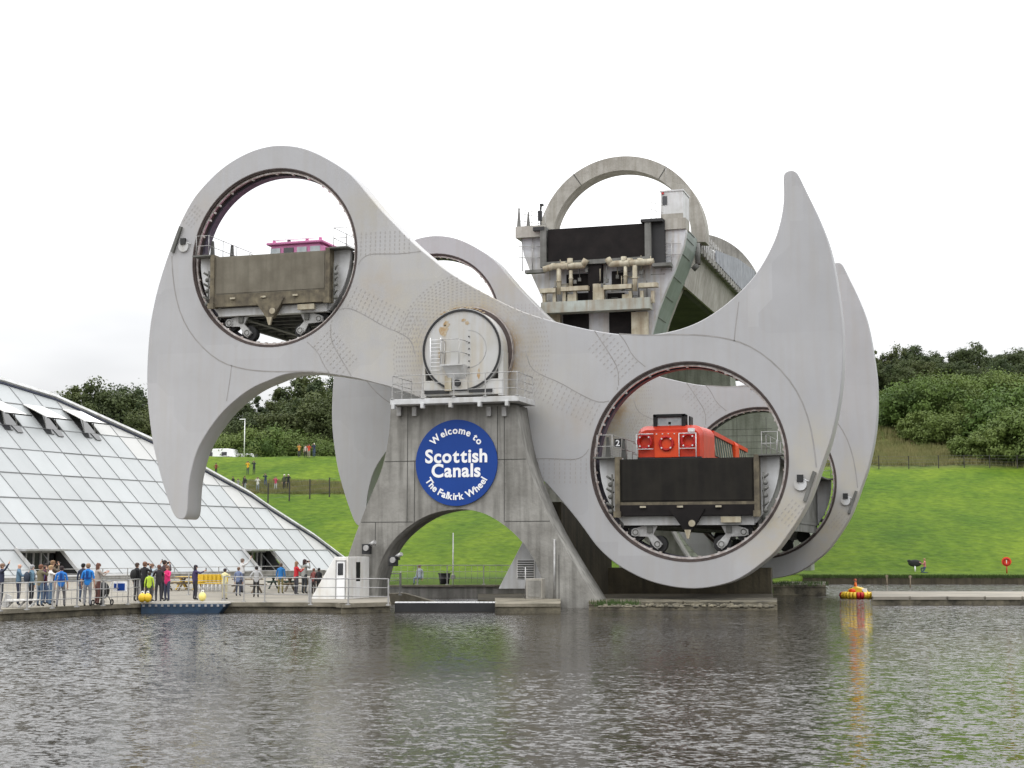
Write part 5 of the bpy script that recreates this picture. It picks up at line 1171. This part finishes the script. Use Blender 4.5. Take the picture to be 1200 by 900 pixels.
# ------------------------------------------------------------------ people
CM={}
def cmat(c):
    k=tuple(round(x,3) for x in c)
    if k not in CM: CM[k]=mat('cloth',k,tuple(x*.72 for x in k),.85,7)
    return CM[k]
SKIN=mat('skin',(.52,.31,.22),(.45,.26,.18),.6,9)
PQ=[]
def person(px,base,H,head,pose,top,bot,hair,label,sleeve=1,legs='stand',pack=None,hairlen=0,phone=False,hood=None,vest=None,group=None,name='person'):
    PQ.append(dict(base=base,H=H,head=head,pose=pose,top=top,bot=bot,hair=hair,label=label,sleeve=sleeve,legs=legs,pack=pack,hl=hairlen,phone=phone,vest=vest,group=group))
def skel(p):
    rg=random.Random(p['label']); po=p['pose']; V=[];Rd=[];E=[];Lb=[]
    def add(co,r,par=None,lab=0): 
        V.append(Vector(co)); Rd.append(r if isinstance(r,tuple) else (r,r)); i=len(V)-1
        if par is not None: E.append((par,i)); Lb.append(lab)
        return i
    sit=p['legs'] in('sit','kneel'); hz0=.93
    dz=0
    if p['legs']=='sit': dz=-.46
    if p['legs']=='kneel': dz=-.40
    lean=.0
    pel=add((0,0,hz0+dz),(.155,.115)); ch=add((0,.01,1.24+dz),(.165,.115),pel,0); nb=add((0,0,1.42+dz),(.12,.09),ch,0); nk=add((0,.01,1.51+dz),(.05,.05),nb,2); hd=add((0,.03,1.62+dz),(.078,.09),nk,2); cr=add((0,.02,1.7+dz),(.07,.08),hd,2)
    for s in(-1,1):
        sh=add((s*.185,0,1.40+dz),(.062,.062),nb,0)
        if po=='camera': el,wr,ha=(s*.3,.12,1.28),(s*.1,.24,1.55),(s*.05,.24,1.62)
        elif po=='phone': el,wr,ha=((s*.24,.14,1.2),(s*.14,.34,1.34),(s*.08,.42,1.38))
        elif po=='up' and s==1: el,wr,ha=(.34,.12,1.5),(.42,.25,1.74),(.43,.27,1.82)
        elif po=='reach' and s==1: el,wr,ha=(.36,.1,1.34),(.55,.2,1.44),(.62,.22,1.47)
        elif po=='hips': el,wr,ha=(s*.36,-.04,1.17),(s*.2,.08,1.0),(s*.15,.12,.99)
        else: el,wr,ha=(s*.25,-.02,1.12),(s*.26,.05,.87),(s*.255,.07,.79)
        j=lambda c:(c[0],c[1],c[2]+dz)
        e=add(j(el),.045,sh,0); w_=add(j(wr),.032,e,0 if p['sleeve'] else 2); h=add(j(ha),.034,w_,2)
        p.setdefault('hands',[]).append((V[w_].copy(),V[h].copy(),s))
        hp=add((s*.095,0,.88+dz),(.095,.09),pel,1)
        if p['legs']=='sit': kn,ak,to=(s*.13,.42,.46),(s*.13,.42,.09),(s*.14,.56,.045)
        elif p['legs']=='kneel': kn,ak,to=((s*.14,.34,.48),(s*.13,.26,.09),(s*.13,.4,.045)) if s>0 else ((s*.14,.22,.08),(s*.13,-.18,.08),(s*.13,-.3,.05))
        elif p['legs']=='walk': kn,ak,to=(s*.12,s*.12+.04,.5),(s*.12,s*.24-.05,.09),(s*.13,s*.24+.09,.045)
        elif p['legs']=='wide': kn,ak,to=(s*.17,.03,.5),(s*.22,-.01,.09),(s*.25,.13,.045)
        else: kn,ak,to=(s*.105,.03,.5),(s*.11,-.01,.09),(s*.13,.13,.045)
        k=add(kn,.065,hp,1); a=add(ak,.046,k,1); add(to,.042,a,3)
    return V,Rd,E,Lb
def make_people():
    tmp=[]
    for p in PQ:
        V,Rd,E,Lb=skel(p); me=bpy.data.meshes.new('t'); me.from_pydata(V,E,[]); o=bpy.data.objects.new('tmp',me); col.objects.link(o)
        m=o.modifiers.new('s','SKIN'); m.use_smooth_shade=True
        for i,r in enumerate(Rd): me.skin_vertices[0].data[i].radius=r
        me.skin_vertices[0].data[0].use_root=True
        o.modifiers.new('ss','SUBSURF').levels=1; tmp.append((p,o,V,E,Lb))
    bpy.context.view_layer.update(); dg=bpy.context.evaluated_depsgraph_get()
    for p,o,V,E,Lb in tmp:
        me=bpy.data.meshes.new_from_object(o.evaluated_get(dg)); me.name='person'
        me.materials.clear()
        shoe=cmat((.03,.028,.026))
        for m in(cmat(p['top']),cmat(p['bot']),SKIN,shoe,M['black']): me.materials.append(m)
        for f in me.polygons:
            c=f.center; best=9;bl=0
            for (i,j),lb in zip(E,Lb):
                a,b_=V[i],V[j]; ab=b_-a; t=max(0,min(1,(c-a).dot(ab)/max(ab.dot(ab),1e-6))); d=(c-a-ab*t).length-(.0)
                if lb==0 and i in(0,1,2): d-=.07
                if lb==1 and i in(0,): d-=.04
                if d<best: best=d;bl=lb
            f.material_index=bl; f.use_smooth=True
        # fingers, nose, eyes, ears added to the same mesh
        mb=MB()
        for wv,hv,s in p['hands']:
            d=(hv-wv); d=d.normalized() if d.length>1e-4 else Vector((0,0,-1)); side=d.cross(Vector((0,1,.2))).normalized()
            for k in range(4):
                off=side*(k-1.5)*.019; ln=(.06,.072,.068,.052)[k]; a=hv+off+d*.012; m_=a+d*ln*.55; e=m_+(d*.6+Vector((0,.5,0)))*ln*.5
                mb.tube(a,m_,.0095,2,5,.0085); mb.tube(m_,e,.0085,2,5,.006)
            a=hv-side*.03*s; mb.tube(a,a-side*.03*s+d*.03,.011,2,5,.008)
        hc=V[4]
        mb.add([hc+Vector(q) for q in((-.014,.082,-.02),(.014,.082,-.02),(0,.115,-.025),(0,.085,.02))],[(0,2,3),(1,3,2),(0,1,2)],2)
        for s in(-1,1): mb.ell(hc+Vector((s*.03,.088,.012)),(.012,.006,.008),4,6,4); mb.ell(hc+Vector((s*.083,-.0,-.005)),(.012,.02,.03),2,6,4)
        mb.add([hc+Vector(q) for q in((-.025,.09,-.05),(.025,.09,-.05),(.02,.092,-.058),(-.02,.092,-.058))],[(0,1,2,3)],4)
        merge_into(me,mb)
        sc_=p['H']/1.75
        ob=bpy.data.objects.new('person',me); col.objects.link(ob); ob.location=p['base']; ob.rotation_euler=(0,0,p['head']); ob.scale=(sc_,)*3
        tag(ob,p['label'],'person',p['group']); bpy.data.objects.remove(o)
        def ch(mb,name,m):
            c=bpy.data.objects.new(name,mb.mesh(name,[m])); col.objects.link(c); c.parent=ob; return c
        if p['hair'] is not None:
            h=MB(); h.ell(hc+Vector((0,-.015,.045)),(.098,.108,.085),0,12,8)
            if p['hl']: h.ell(hc+Vector((0,-.05,-.06*p['hl'])),(.10,.07,.1+.1*p['hl']),0,10,8)
            else: h.ell(hc+Vector((0,-.045,-.0)),(.092,.07,.085),0,10,6)
            ch(h,'hair',cmat(p['hair']))
        if p['pack']:
            h=MB(); z=1.2-(.46 if p['legs']=='sit' else 0); h.ell((0,-.2,z),(.17,.13,.25),0,12,8); 
            for s in(-1,1): h.path([(s*.1,-.12,z+.22),(s*.11,.12,z+.15),(s*.12,.1,z-.12)],.018)
            ch(h,'backpack',cmat(p['pack']))
        if p['vest']:
            h=MB(); z=1.2; h.ell((0,.13,z+.03),(.13,.06,.18)); h.box((0,-.135,z-.05),(.3,.03,.05)); 
            for s in(-1,1): h.box((s*.03,-.13,z+.1),(.03,.03,.3))
            ch(h,'life_vest',cmat(p['vest']))
        if p['phone']:
            hv=p['hands'][1][1]; ch(MB().box(hv+Vector((0,.05,.05)),(.08,.02,.15)),'phone',M['black'])
        elif p['pose']=='camera':
            ch(MB().box(V[4]+Vector((0,.2,.0)),(.13,.07,.08)).tube(V[4]+Vector((0,.22,0)),V[4]+Vector((0,.32,0)),.035),'camera',M['black'])
def pg(px,d): v=atd(px,645,d); return Vector((v.x,v.y,.41))
JE=(.06,.09,.16); DK=(.02,.02,.025); 
def face(px_from,ang): return YAW+ang       # heading 0 looks away from the camera along its axis
g1='visitors on the promenade'
PR=[ # px,d,H,heading,pose,top,bottom,hair,label,kw
(3,63,1.75,-1.2,'up',(.025,.03,.06),(.03,.035,.05),(.2,.12,.08),'person in navy jacket at far left edge raising a hand',dict()),
(23,63,1.76,-1.2,'phone',(.10,.17,.24),(.02,.025,.05),None,'bald person in denim blue jacket looking at a phone',dict(phone=True)),
(38,63,1.70,-.9,'down',(.10,.18,.24),(.02,.02,.025),(.3,.3,.3),'grey haired person in denim jacket with dark backpack',dict(pack=(.03,.04,.06))),
(48.5,62,1.72,-.5,'camera',(.14,.12,.07),(.07,.11,.17),(.16,.07,.04),'brown haired person in olive jacket and wide jeans',dict()),
(55,64.5,1.74,-.7,'down',(.10,.02,.03),(.06,.09,.16),(.02,.015,.015),'dark haired person with purple backpack among the left group',dict(pack=(.10,.06,.2))),
(62,66,1.86,-.9,'camera',(.12,.09,.06),(.03,.03,.04),(.22,.13,.07),'tall brown haired person standing at the back of the left group',dict()),
(60,63,1.68,-1.0,'reach',(.65,.62,.58),(.1,.17,.27),(.38,.25,.13),'blond person in white shirt stretching out an arm with a phone',dict(phone=True)),
(73,61.8,1.66,.15,'down',(.02,.16,.50),(.17,.165,.17),(.03,.02,.02),'striding person in bright blue shirt with black hair',dict(sleeve=0,legs='walk',vest=(.01,.04,.2))),
(98,67,1.72,-.2,'down',(.02,.03,.06),(.06,.08,.12),(.01,.01,.01),'dark clad person half hidden behind the blue shirt',dict()),
(104,62.3,1.76,0,'down',(.02,.2,.58),(.24,.24,.25),(.25,.16,.1),'sandy haired person in blue shirt seen from behind',dict(sleeve=0,vest=(.01,.04,.2))),
(115.5,63.5,1.76,-.9,'phone',(.36,.31,.27),(.14,.06,.05),(.13,.06,.04),'long haired woman in beige jacket beside the pushchair',dict(hairlen=1)),
(161,68,1.74,-.6,'down',(.012,.012,.014),(.05,.05,.055),(.06,.04,.03),'person in black jacket leftmost of the middle group',dict(pack=(.015,.015,.015))),
(170,66.5,1.80,-.4,'camera',(.015,.014,.017),(.03,.03,.035),(.16,.08,.05),'person in black jacket holding a camera to the face',dict()),
(178,68,1.70,-.9,'up',(.42,.5,.56),(.1,.1,.1),(.2,.12,.08),'person in pale blue shirt lifting a phone high',dict(phone=True)),
(187,67,1.66,.5,'phone',(.03,.025,.03),(.04,.04,.05),(.14,.07,.05),'person in dark top facing the person in pink',dict()),
(193,70,1.84,-.6,'camera',(.05,.03,.035),(.04,.04,.05),(.04,.025,.02),'tall dark haired person behind the pink jacket',dict()),
(197,68,1.62,2.6,'phone',(.72,.03,.17),(.05,.06,.1),(.18,.09,.06),'person in bright pink jacket',dict(hairlen=1)),
(176,66.3,1.35,0,'down',(.45,.6,.05),(.05,.05,.05),(.04,.03,.02),'child in yellow green vest by the pontoon buoys',dict()),
(229.5,70,1.62,-.9,'reach',(.045,.03,.09),(.03,.03,.04),(.03,.025,.03),'long haired person in purple holding out a phone',dict(phone=True,hairlen=1)),
(264,71,1.45,-.3,'phone',(.72,.66,.36),(.5,.45,.3),(.03,.02,.02),'person in pale yellow coat beside the yellow chairs',dict()),
(284,82,1.85,-.9,'up',(.66,.65,.64),(.12,.13,.16),(.2,.15,.12),'person in white waving one arm high by the glass wall',dict()),
(280,76,1.45,-.2,'down',(.16,.2,.32),(.05,.06,.09),(.14,.08,.05),'short person in slate blue top below the waving arm',dict()),
(301,74,1.52,.2,'hips',(.4,.4,.4),(.02,.02,.02),(.015,.012,.012),'black haired person in grey shirt before the second door',dict()),
(329.5,80,1.62,-.2,'down',(.02,.16,.42),(.2,.17,.07),(.1,.07,.05),'person in blue jacket standing at the second door',dict()),
(347.5,78,1.72,-1.0,'phone',(.5,.02,.03),(.05,.05,.06),(.25,.14,.08),'person in red jacket near the white kiosk',dict(hairlen=1)),
(357,80,1.82,-.7,'camera',(.3,.3,.28),(.04,.045,.05),(.04,.02,.02),'dark haired person in grey taking a photo beside the red jacket',dict(hairlen=1)),
(368,80,1.35,-.6,'down',(.25,.08,.07),(.05,.04,.04),(.18,.09,.06),'seated person in rust red top beside the kiosk slope',dict()),
(374,79,1.38,-.5,'down',(.02,.02,.022),(.02,.02,.02),(.02,.02,.02),'person in black right against the kiosk slope',dict()),
(453.5,90,1.6,-.3,'down',(.03,.13,.45),(.04,.05,.08),(.2,.14,.1),'person in blue jacket just inside the left of the arch',dict()),
]
for px,d,H,hd_,po,tp_,bt_,hr,lb,kw in PR:
    kw=dict(kw); kw['hairlen']=kw.get('hairlen',0)
    person(px,pg(px,d) if px<440 else pg(px,d)+Vector((0,0,.22)),H,YAW+hd_,po,tp_,bt_,hr,lb,group=g1 if px<440 else None,**kw)
v=pg(492,88.6)+Vector((0,0,.33)); person(492,v-Vector((0,0,.05)),1.6,YAW+2.6,'down',(.5,.55,.6),(.25,.33,.45),(.3,.2,.12),'person in pale clothes sitting on the basin wall',legs='sit')
HP=[(253,556.5,14,-.3,'hips',(.20,.04,.03),(.03,.03,.03),'person in dark red highest left on the slope by the vans'),
(290.4,556.5,16,2.9,'camera',(.75,.42,.03),(.05,.07,.07),'person in yellow jacket on the slope'),
(297.6,556.5,16.5,2.9,'camera',(.04,.05,.05),(.03,.035,.04),'dark clad person right beside the yellow jacket'),
(273,573,14.5,2.8,'down',(.02,.02,.02),(.05,.05,.05),'person in black half hidden by the roof edge'),
(279,576,15,2.9,'camera',(.3,.3,.3),(.2,.2,.2),'person in mottled grey close to the roof edge'),
(286.6,576,18,2.8,'down',(.015,.015,.02),(.28,.3,.32),'person in black jacket and pale trousers on the slope'),
(302,577,18,3.0,'camera',(.66,.64,.6),(.2,.23,.25),'person in white top on the slope path'),
(311,571.5,16.5,2.9,'camera',(.03,.04,.07),(.07,.10,.16),'person in dark blue with jeans on the slope path'),
(323,576,17,2.9,'camera',(.50,.07,.13),(.4,.42,.4),'person in rose red top on the slope path'),
(333,574.5,19,2.7,'down',(.06,.07,.045),(.02,.02,.025),'person in dark green, left of the close couple'),
(337.8,574.5,19.5,3.1,'camera',(.02,.02,.025),(.02,.02,.02),'person in black, right of the close couple'),
(350.5,536.5,16,3,'camera',(.6,.3,.07),(.05,.05,.06),'person in orange and pale top on the hill crest'),
(358,536.5,15,3,'down',(.5,.42,.38),(.03,.03,.035),'person in pale top in the middle of the crest group'),
(362,537,17.5,3,'camera',(.6,.08,.04),(.3,.27,.22),'person in red top on the hill crest'),
(368,536,17,2.8,'camera',(.04,.05,.1),(.07,.1,.17),'person in navy with jeans rightmost on the hill crest')]
for px,py,hp_,hd_,po,tp_,bt_,lb in HP:
    v=ground(px,py); dd=dl(v.x,v.y)[0]; H=hp_*dd/F_PX
    person(px,v,max(1.3,min(1.9,H)),YAW+hd_,po,tp_,bt_,(.7,.68,.6) if 'pale top in' not in lb and 'close couple' in lb or 'navy' in lb else (.08,.05,.04),lb,group='spectators on the grass slope')
v=ground(1084,672); person(1084,v,1.75,YAW+1.3,'phone',(.45,.16,.16),(.05,.08,.14),(.35,.22,.12),'person in pinkish top crouching beside the oval board',legs='kneel')
v=atz(1005,701,0); person(1001,v+Vector((-.1,.05,.02)),1.45,YAW+1.4,'down',(.75,.16,.03),(.05,.05,.06),(.4,.1,.05),'person in orange life jacket in the yellow bumper boat',legs='sit')
make_people()
# ------------------------------------------------------------------ fences on the hill
def hill_fence(label,pts,sp,h):
    P=[ground(*p) for p in pts]; t=thing('wire_fence',label,'fence',P[0])
    pos=[]
    for a_,c_ in zip(P,P[1:]):
        n=max(1,round((c_-a_).length/sp))
        for k in range(n): q=a_.lerp(c_,k/n); q.z=zat(q.x,q.y); pos.append(q)
    pos.append(P[-1]); me=MB().box((0,0,h/2),(.12,.12,h)).mesh('post',[M['fence']])
    for q in pos: o=bpy.data.objects.new('post',me); col.objects.link(o); o.parent=t; o.location=q-W[t.name]
    b=MB()
    for z in(.25,.5,.75,1): b.path([q+Vector((0,0,h*z*.95)) for q in pos],.012,0,4)
    b.build('wire','wire',t)
hill_fence('dark post and wire fence crossing the left grass slope',[(285,583),(314,589.5),(339,587.5),(363,585),(386,582.5),(430,580)],3.9,2.3)
hill_fence('post and wire fence along the top of the right field',[(960,550),(1030,549.5),(1100,549),(1160,548.5),(1320,547.5)],3.4,1.7)
# lamp post, vehicles on the crest
v=ground(284,533); v=on_d(284,207.5); t=thing('street_lamp','slim white street lamp on the hill crest by the vans','street lamp',v)
hL=5.4; MB().tube(v,v+Vector((0,0,hL)),.07,0,8,.05).build('column','white',t); MB().box(v+Vector((-.35,0,hL+.02)),(.8,.25,.12)).build('lamp_head','white',t)
def van(px,d,label,Lv,Hv,kind):
    v=on_d(px,d); v.z+=.02; t=thing('parked_'+kind,label,kind,v)
    b=MB()
    if kind=='motorhome': prof=[(-Lv/2,.35),(Lv/2,.35),(Lv/2,Hv*.55),(Lv/2-.5,Hv*.97),(Lv/2-1.2,Hv),(-Lv/2+1.5,Hv),(-Lv/2+1.1,Hv*.62),(-Lv/2+.2,Hv*.5),(-Lv/2,Hv*.4)]
    elif kind=='car': prof=[(-Lv/2,.3),(Lv/2,.3),(Lv/2,Hv*.6),(Lv/2-.6,Hv*.65),(Lv/2-1.1,Hv),(-Lv/2+1.6,Hv),(-Lv/2+1.0,Hv*.62),(-Lv/2,Hv*.5)]
    else: prof=[(-Lv/2,.4),(Lv/2,.4),(Lv/2,Hv*.9),(Lv/2-.3,Hv),(-Lv/2+.3,Hv),(-Lv/2,Hv*.8)]
    b.prism_y([(v.x+x,v.z+z) for x,z in prof],v.y-1,v.y+1); b.build('body','white' if kind!='car' else 'galv',t,bevel=.08)
    for x in((-Lv*.3,Lv*.3) if kind!='caravan' else (0,)): MB().tube((v.x+x,v.y-1.03,v.z+.33),(v.x+x,v.y-.8,v.z+.33),.33,0,14).build('wheel','rubber',t)
    n=2 if kind!='car' else 2
    for k in range(n):
        x=-Lv*.28+k*Lv*.45 if kind!='car' else -.2+k*.95
        MB().box((v.x+x,v.y-1.02,v.z+Hv*(.72 if kind!='car' else .8)),(Lv*.16,.04,Hv*.2)).build('window','glass_dark',t)
van(258,214,'white motorhome parked leftmost behind the hill crest',5.0,2.7,'motorhome'); van(263,211.6,'grey car parked in front of the motorhome on the crest',3.2,1.5,'car'); van(288,214,'white caravan parked right of the street lamp foot',2.9,2.2,'caravan')
# ------------------------------------------------------------------ vegetation
def crown_mesh(seed,rx,rz,nc,nl,ls,tall=1.0,m='leaf_dark'):
    rg=random.Random(seed); b=MB(); V=[];Fc=[]
    lobes=[]
    for _ in range(nc):
        th=rg.uniform(0,2*PI); ph=math.acos(rg.uniform(-.75,1)); rad=rg.uniform(.45,1.0)**.5
        c=Vector((rx*rad*math.sin(ph)*math.cos(th),rx*rad*math.sin(ph)*math.sin(th),rz+rz*rad*math.cos(ph)*tall))
        lobes.append((c,rg.uniform(.12,.36)*rx))
    for c,r in lobes:
        for _ in range(nl):
            d=Vector((rg.gauss(0,1),rg.gauss(0,1),rg.gauss(0,.8))); d.normalize(); p=c+d*r*(rg.uniform(.5,1.08) if rg.random()<.88 else rg.uniform(1.0,1.5))
            n=(d+Vector((rg.uniform(-.7,.7),rg.uniform(-.7,.7),rg.uniform(-.2,.9)))).normalized(); t=n.orthogonal().normalized(); t=Matrix.Rotation(rg.uniform(0,6.28),3,n)@t; bt=n.cross(t); s=ls*rg.uniform(.6,1.3)
            i=len(V); V+=[p-t*s,p-bt*s*.55,p+t*s,p+bt*s*.55]; Fc.append((i,i+1,i+2,i+3))
    me=bpy.data.meshes.new('crown'); me.from_pydata(V,[],Fc); me.materials.append(M[m]); me.update(); return me
def trunk_mesh(seed,h,r):
    rg=random.Random(seed); b=MB(); b.tube((0,0,-.5),(0,0,h*.45),r,0,8,r*.7); b.tube((0,0,h*.45),(.1,0,h*.85),r*.7,0,6,r*.2)
    for k in range(6):
        a=rg.uniform(0,6.28); z=h*rg.uniform(.3,.6); b.tube((0,0,z),(math.cos(a)*h*.22,math.sin(a)*h*.22,z+h*.22),r*.35,0,5,r*.1)
    return b.mesh('trunk',[M['bark']])
TV=[]
for i,(rx,rz,tall,nc) in enumerate(((3.6,5.0,1,52),(4.4,4.6,1,60),(3.0,5.6,1.05,44),(4.8,5.2,.95,66),(2.0,6.2,1.1,34))):
    TV.append((crown_mesh(20+i,rx,rz,nc,190,.2,tall),trunk_mesh(i,rz*2,.28)))
BV=[crown_mesh(40+i,rx,rz,nc,200,.13,1,'leaf_light' ) for i,(rx,rz,nc) in enumerate(((2.6,1.7,42),(3.4,2.1,60),(2.0,1.4,30)))]
def tree(v,k,s,label,group,tz=1.2):
    t=bpy.data.objects.new('broadleaf_tree',None); col.objects.link(t); t.location=v; tag(t,label,'tree',group); t.rotation_euler=(0,0,random.uniform(0,6.28)); t.scale=(s,s,s*random.uniform(.95,1.08))
    c=bpy.data.objects.new('crown',TV[k][0]); col.objects.link(c); c.parent=t; c.location=(0,0,tz); w_=bpy.data.objects.new('trunk',TV[k][1]); col.objects.link(w_); w_.parent=t
def bush(v,k,s,label,group,name='bush'):
    o=bpy.data.objects.new(name,BV[k]); col.objects.link(o); o.location=v-Vector((0,0,.4)); o.scale=(s,s,s); o.rotation_euler=(0,0,random.uniform(0,6.28)); tag(o,label,'bush',group)
random.seed(21)
# left woodland (target crown tops in px)
topL=[(-60,452),(30,470),(60,464),(85,457),(110,459),(140,461),(160,455),(185,470),(215,480),(240,478),(258,482),(275,470),(300,464),(322,455),(345,447),(362,443),(380,444),(405,448),(430,452),(470,455),(510,458),(560,460)]
kinds=['dense dark','rounded','broad','leafy','tall bushy']
for i,(px,py) in enumerate(topL):
    for row,(dd,dp) in enumerate(((236,0),(226,22))):
        x=px+random.uniform(-6,6)+row*10; v=on_d(x,dd+random.uniform(-3,3)); dd_=dl(v.x,v.y)[0]; top=CAMZ+(645-(py+dp))/F_PX*dd_*1.0; h=top-v.z; k=random.randrange(5)
        base_h={0:10,1:9.2,2:11.4,3:10.2,4:13.2}[k]+1.2
        if h<3: continue
        tree(v,k,h/base_h,'dark broadleaf tree in the wood behind the left slope','left woodland trees')
for i in range(26):
    x=230+i*8+random.uniform(-3,3); v=on_d(x,216+random.uniform(0,5)); bush(v,random.randrange(3),random.uniform(.9,1.5),'low green bush at the foot of the left wood','left woodland bushes')
topR=[(1010,418),(1030,404),(1045,412),(1066,399),(1078,402),(1095,410),(1112,413),(1130,412),(1148,402),(1165,410),(1180,408),(1198,405),(1215,408),(1240,402),(1280,405),(862,436),(845,438),(880,425),(920,420),(960,415),(1330,400)]
for i,(px,py) in enumerate(topR):
    for row,(dd,dp) in enumerate(((252,0),(243,20))):
        x=px+random.uniform(-4,4)+row*9; v=on_d(x,dd+random.uniform(-3,3)); dd_=dl(v.x,v.y)[0]; top=CAMZ+(645-(py+dp))/F_PX*dd_; h=top-v.z; k=random.choice([0,2,4,1]); base_h={0:10,1:9.2,2:11.4,3:10.2,4:13.2}[k]+1.2
        if h<2.5: continue
        s=h/base_h; s=max(s,.45); tree(v,k,s,'dark tree on the ridge above the right field','right ridge trees',.6)
for i in range(16):
    x=1000+i*16+random.uniform(-4,4); v=on_d(x,239+random.uniform(-2,2)); tree(v,random.choice([0,1,3]),random.uniform(.5,.62),'smaller dark tree in front of the right ridge wood','right ridge small trees',.0)
bp_=[(1035,452,1.2),(1030,470,1.2),(1062,455,1.5),(1085,462,1.6),(1110,455,1.5),(1135,466,1.5),(1160,474,1.6),(1185,478,1.6),(1215,480,1.7),(1060,490,1.9),(1085,492,1.9),(1108,486,1.8),(1075,508,1.7),(1100,512,1.6),(1135,505,1.7),(1155,512,2.1),(1180,505,2.2),(1205,510,2.2),(1140,528,1.5),(1165,532,1.8),(1190,532,1.9),(1220,530,2.0),(1245,500,2.0),(1270,520,2.0),(1040,480,.9)]
for i,(px,py,s) in enumerate(bp_):
    v=ground(px,py+10); bush(v,random.randrange(3),s*.92,'rounded green bush on the rough bank above the right fence','bushes on the right bank')
# rough grass (stuff)
def tufts(name,label,pts,hmin,hmax,m,seed=1):
    rg=random.Random(seed); V=[];Fc=[]
    for p in pts:
        for _ in range(7):
            a=rg.uniform(0,6.28); h=rg.uniform(hmin,hmax); w_=h*.09; q=p+Vector((rg.uniform(-.3,.3),rg.uniform(-.3,.3),-.05)); d=Vector((math.cos(a),math.sin(a),0)); tip=q+Vector((rg.uniform(-.3,.3)*h,rg.uniform(-.3,.3)*h,h)); i=len(V)
            V+=[q-d*w_,q+d*w_,tip]; Fc.append((i,i+1,i+2))
    me=bpy.data.meshes.new(name); me.from_pydata(V,[],Fc); me.materials.append(M[m]); me.update(); o=bpy.data.objects.new(name,me); col.objects.link(o); tag(o,label,'grass',kind='stuff')
rg=random.Random(5)
tufts('rough_grass','tall rough grass on the bank above the right fence',[on_d(rg.uniform(930,1330),rg.uniform(197,238)) for _ in range(9000)],.35,1.0,'rough_grass')
tufts('rough_grass','strip of unmown grass behind the left fence',[on_d(rg.uniform(290,470),rg.uniform(181,188)) for _ in range(2600)],.25,.6,'rough_grass',2)
tufts('bank_reeds','dark reeds lining the far canal bank',[on_d(rg.uniform(940,1330),122+abs(rg.gauss(0,.5)))-Vector((0,0,.1)) for _ in range(2600)],.12,.35,'reed',3)
tufts('dock_weeds','green weeds growing on the dock edge below the wheel',[atz(rg.uniform(700,745),709+rg.uniform(-3,1),.36) for _ in range(70)],.1,.3,'reed',4)
tufts('dock_weeds_right','thin weeds along the dark dock block right of the wheel',[Vector((v_.x,v_.y,.6)) for v_ in (atd(rg.uniform(905,965),645,rg.uniform(91,99)) for _ in range(120))],.1,.3,'reed',5)
# stones along the dock edge
b=MB()
for k in range(150):
    px=rg.uniform(700,908); v=atz(px,711+rg.uniform(-2.5,.5),.36); b.ell(v,(rg.uniform(.05,.16),rg.uniform(.05,.16),rg.uniform(.03,.09)),0,6,4)
o=b.build('rubble','quay_side'); tag(o,'loose rubble stones along the dock edge','rubble',kind='stuff')
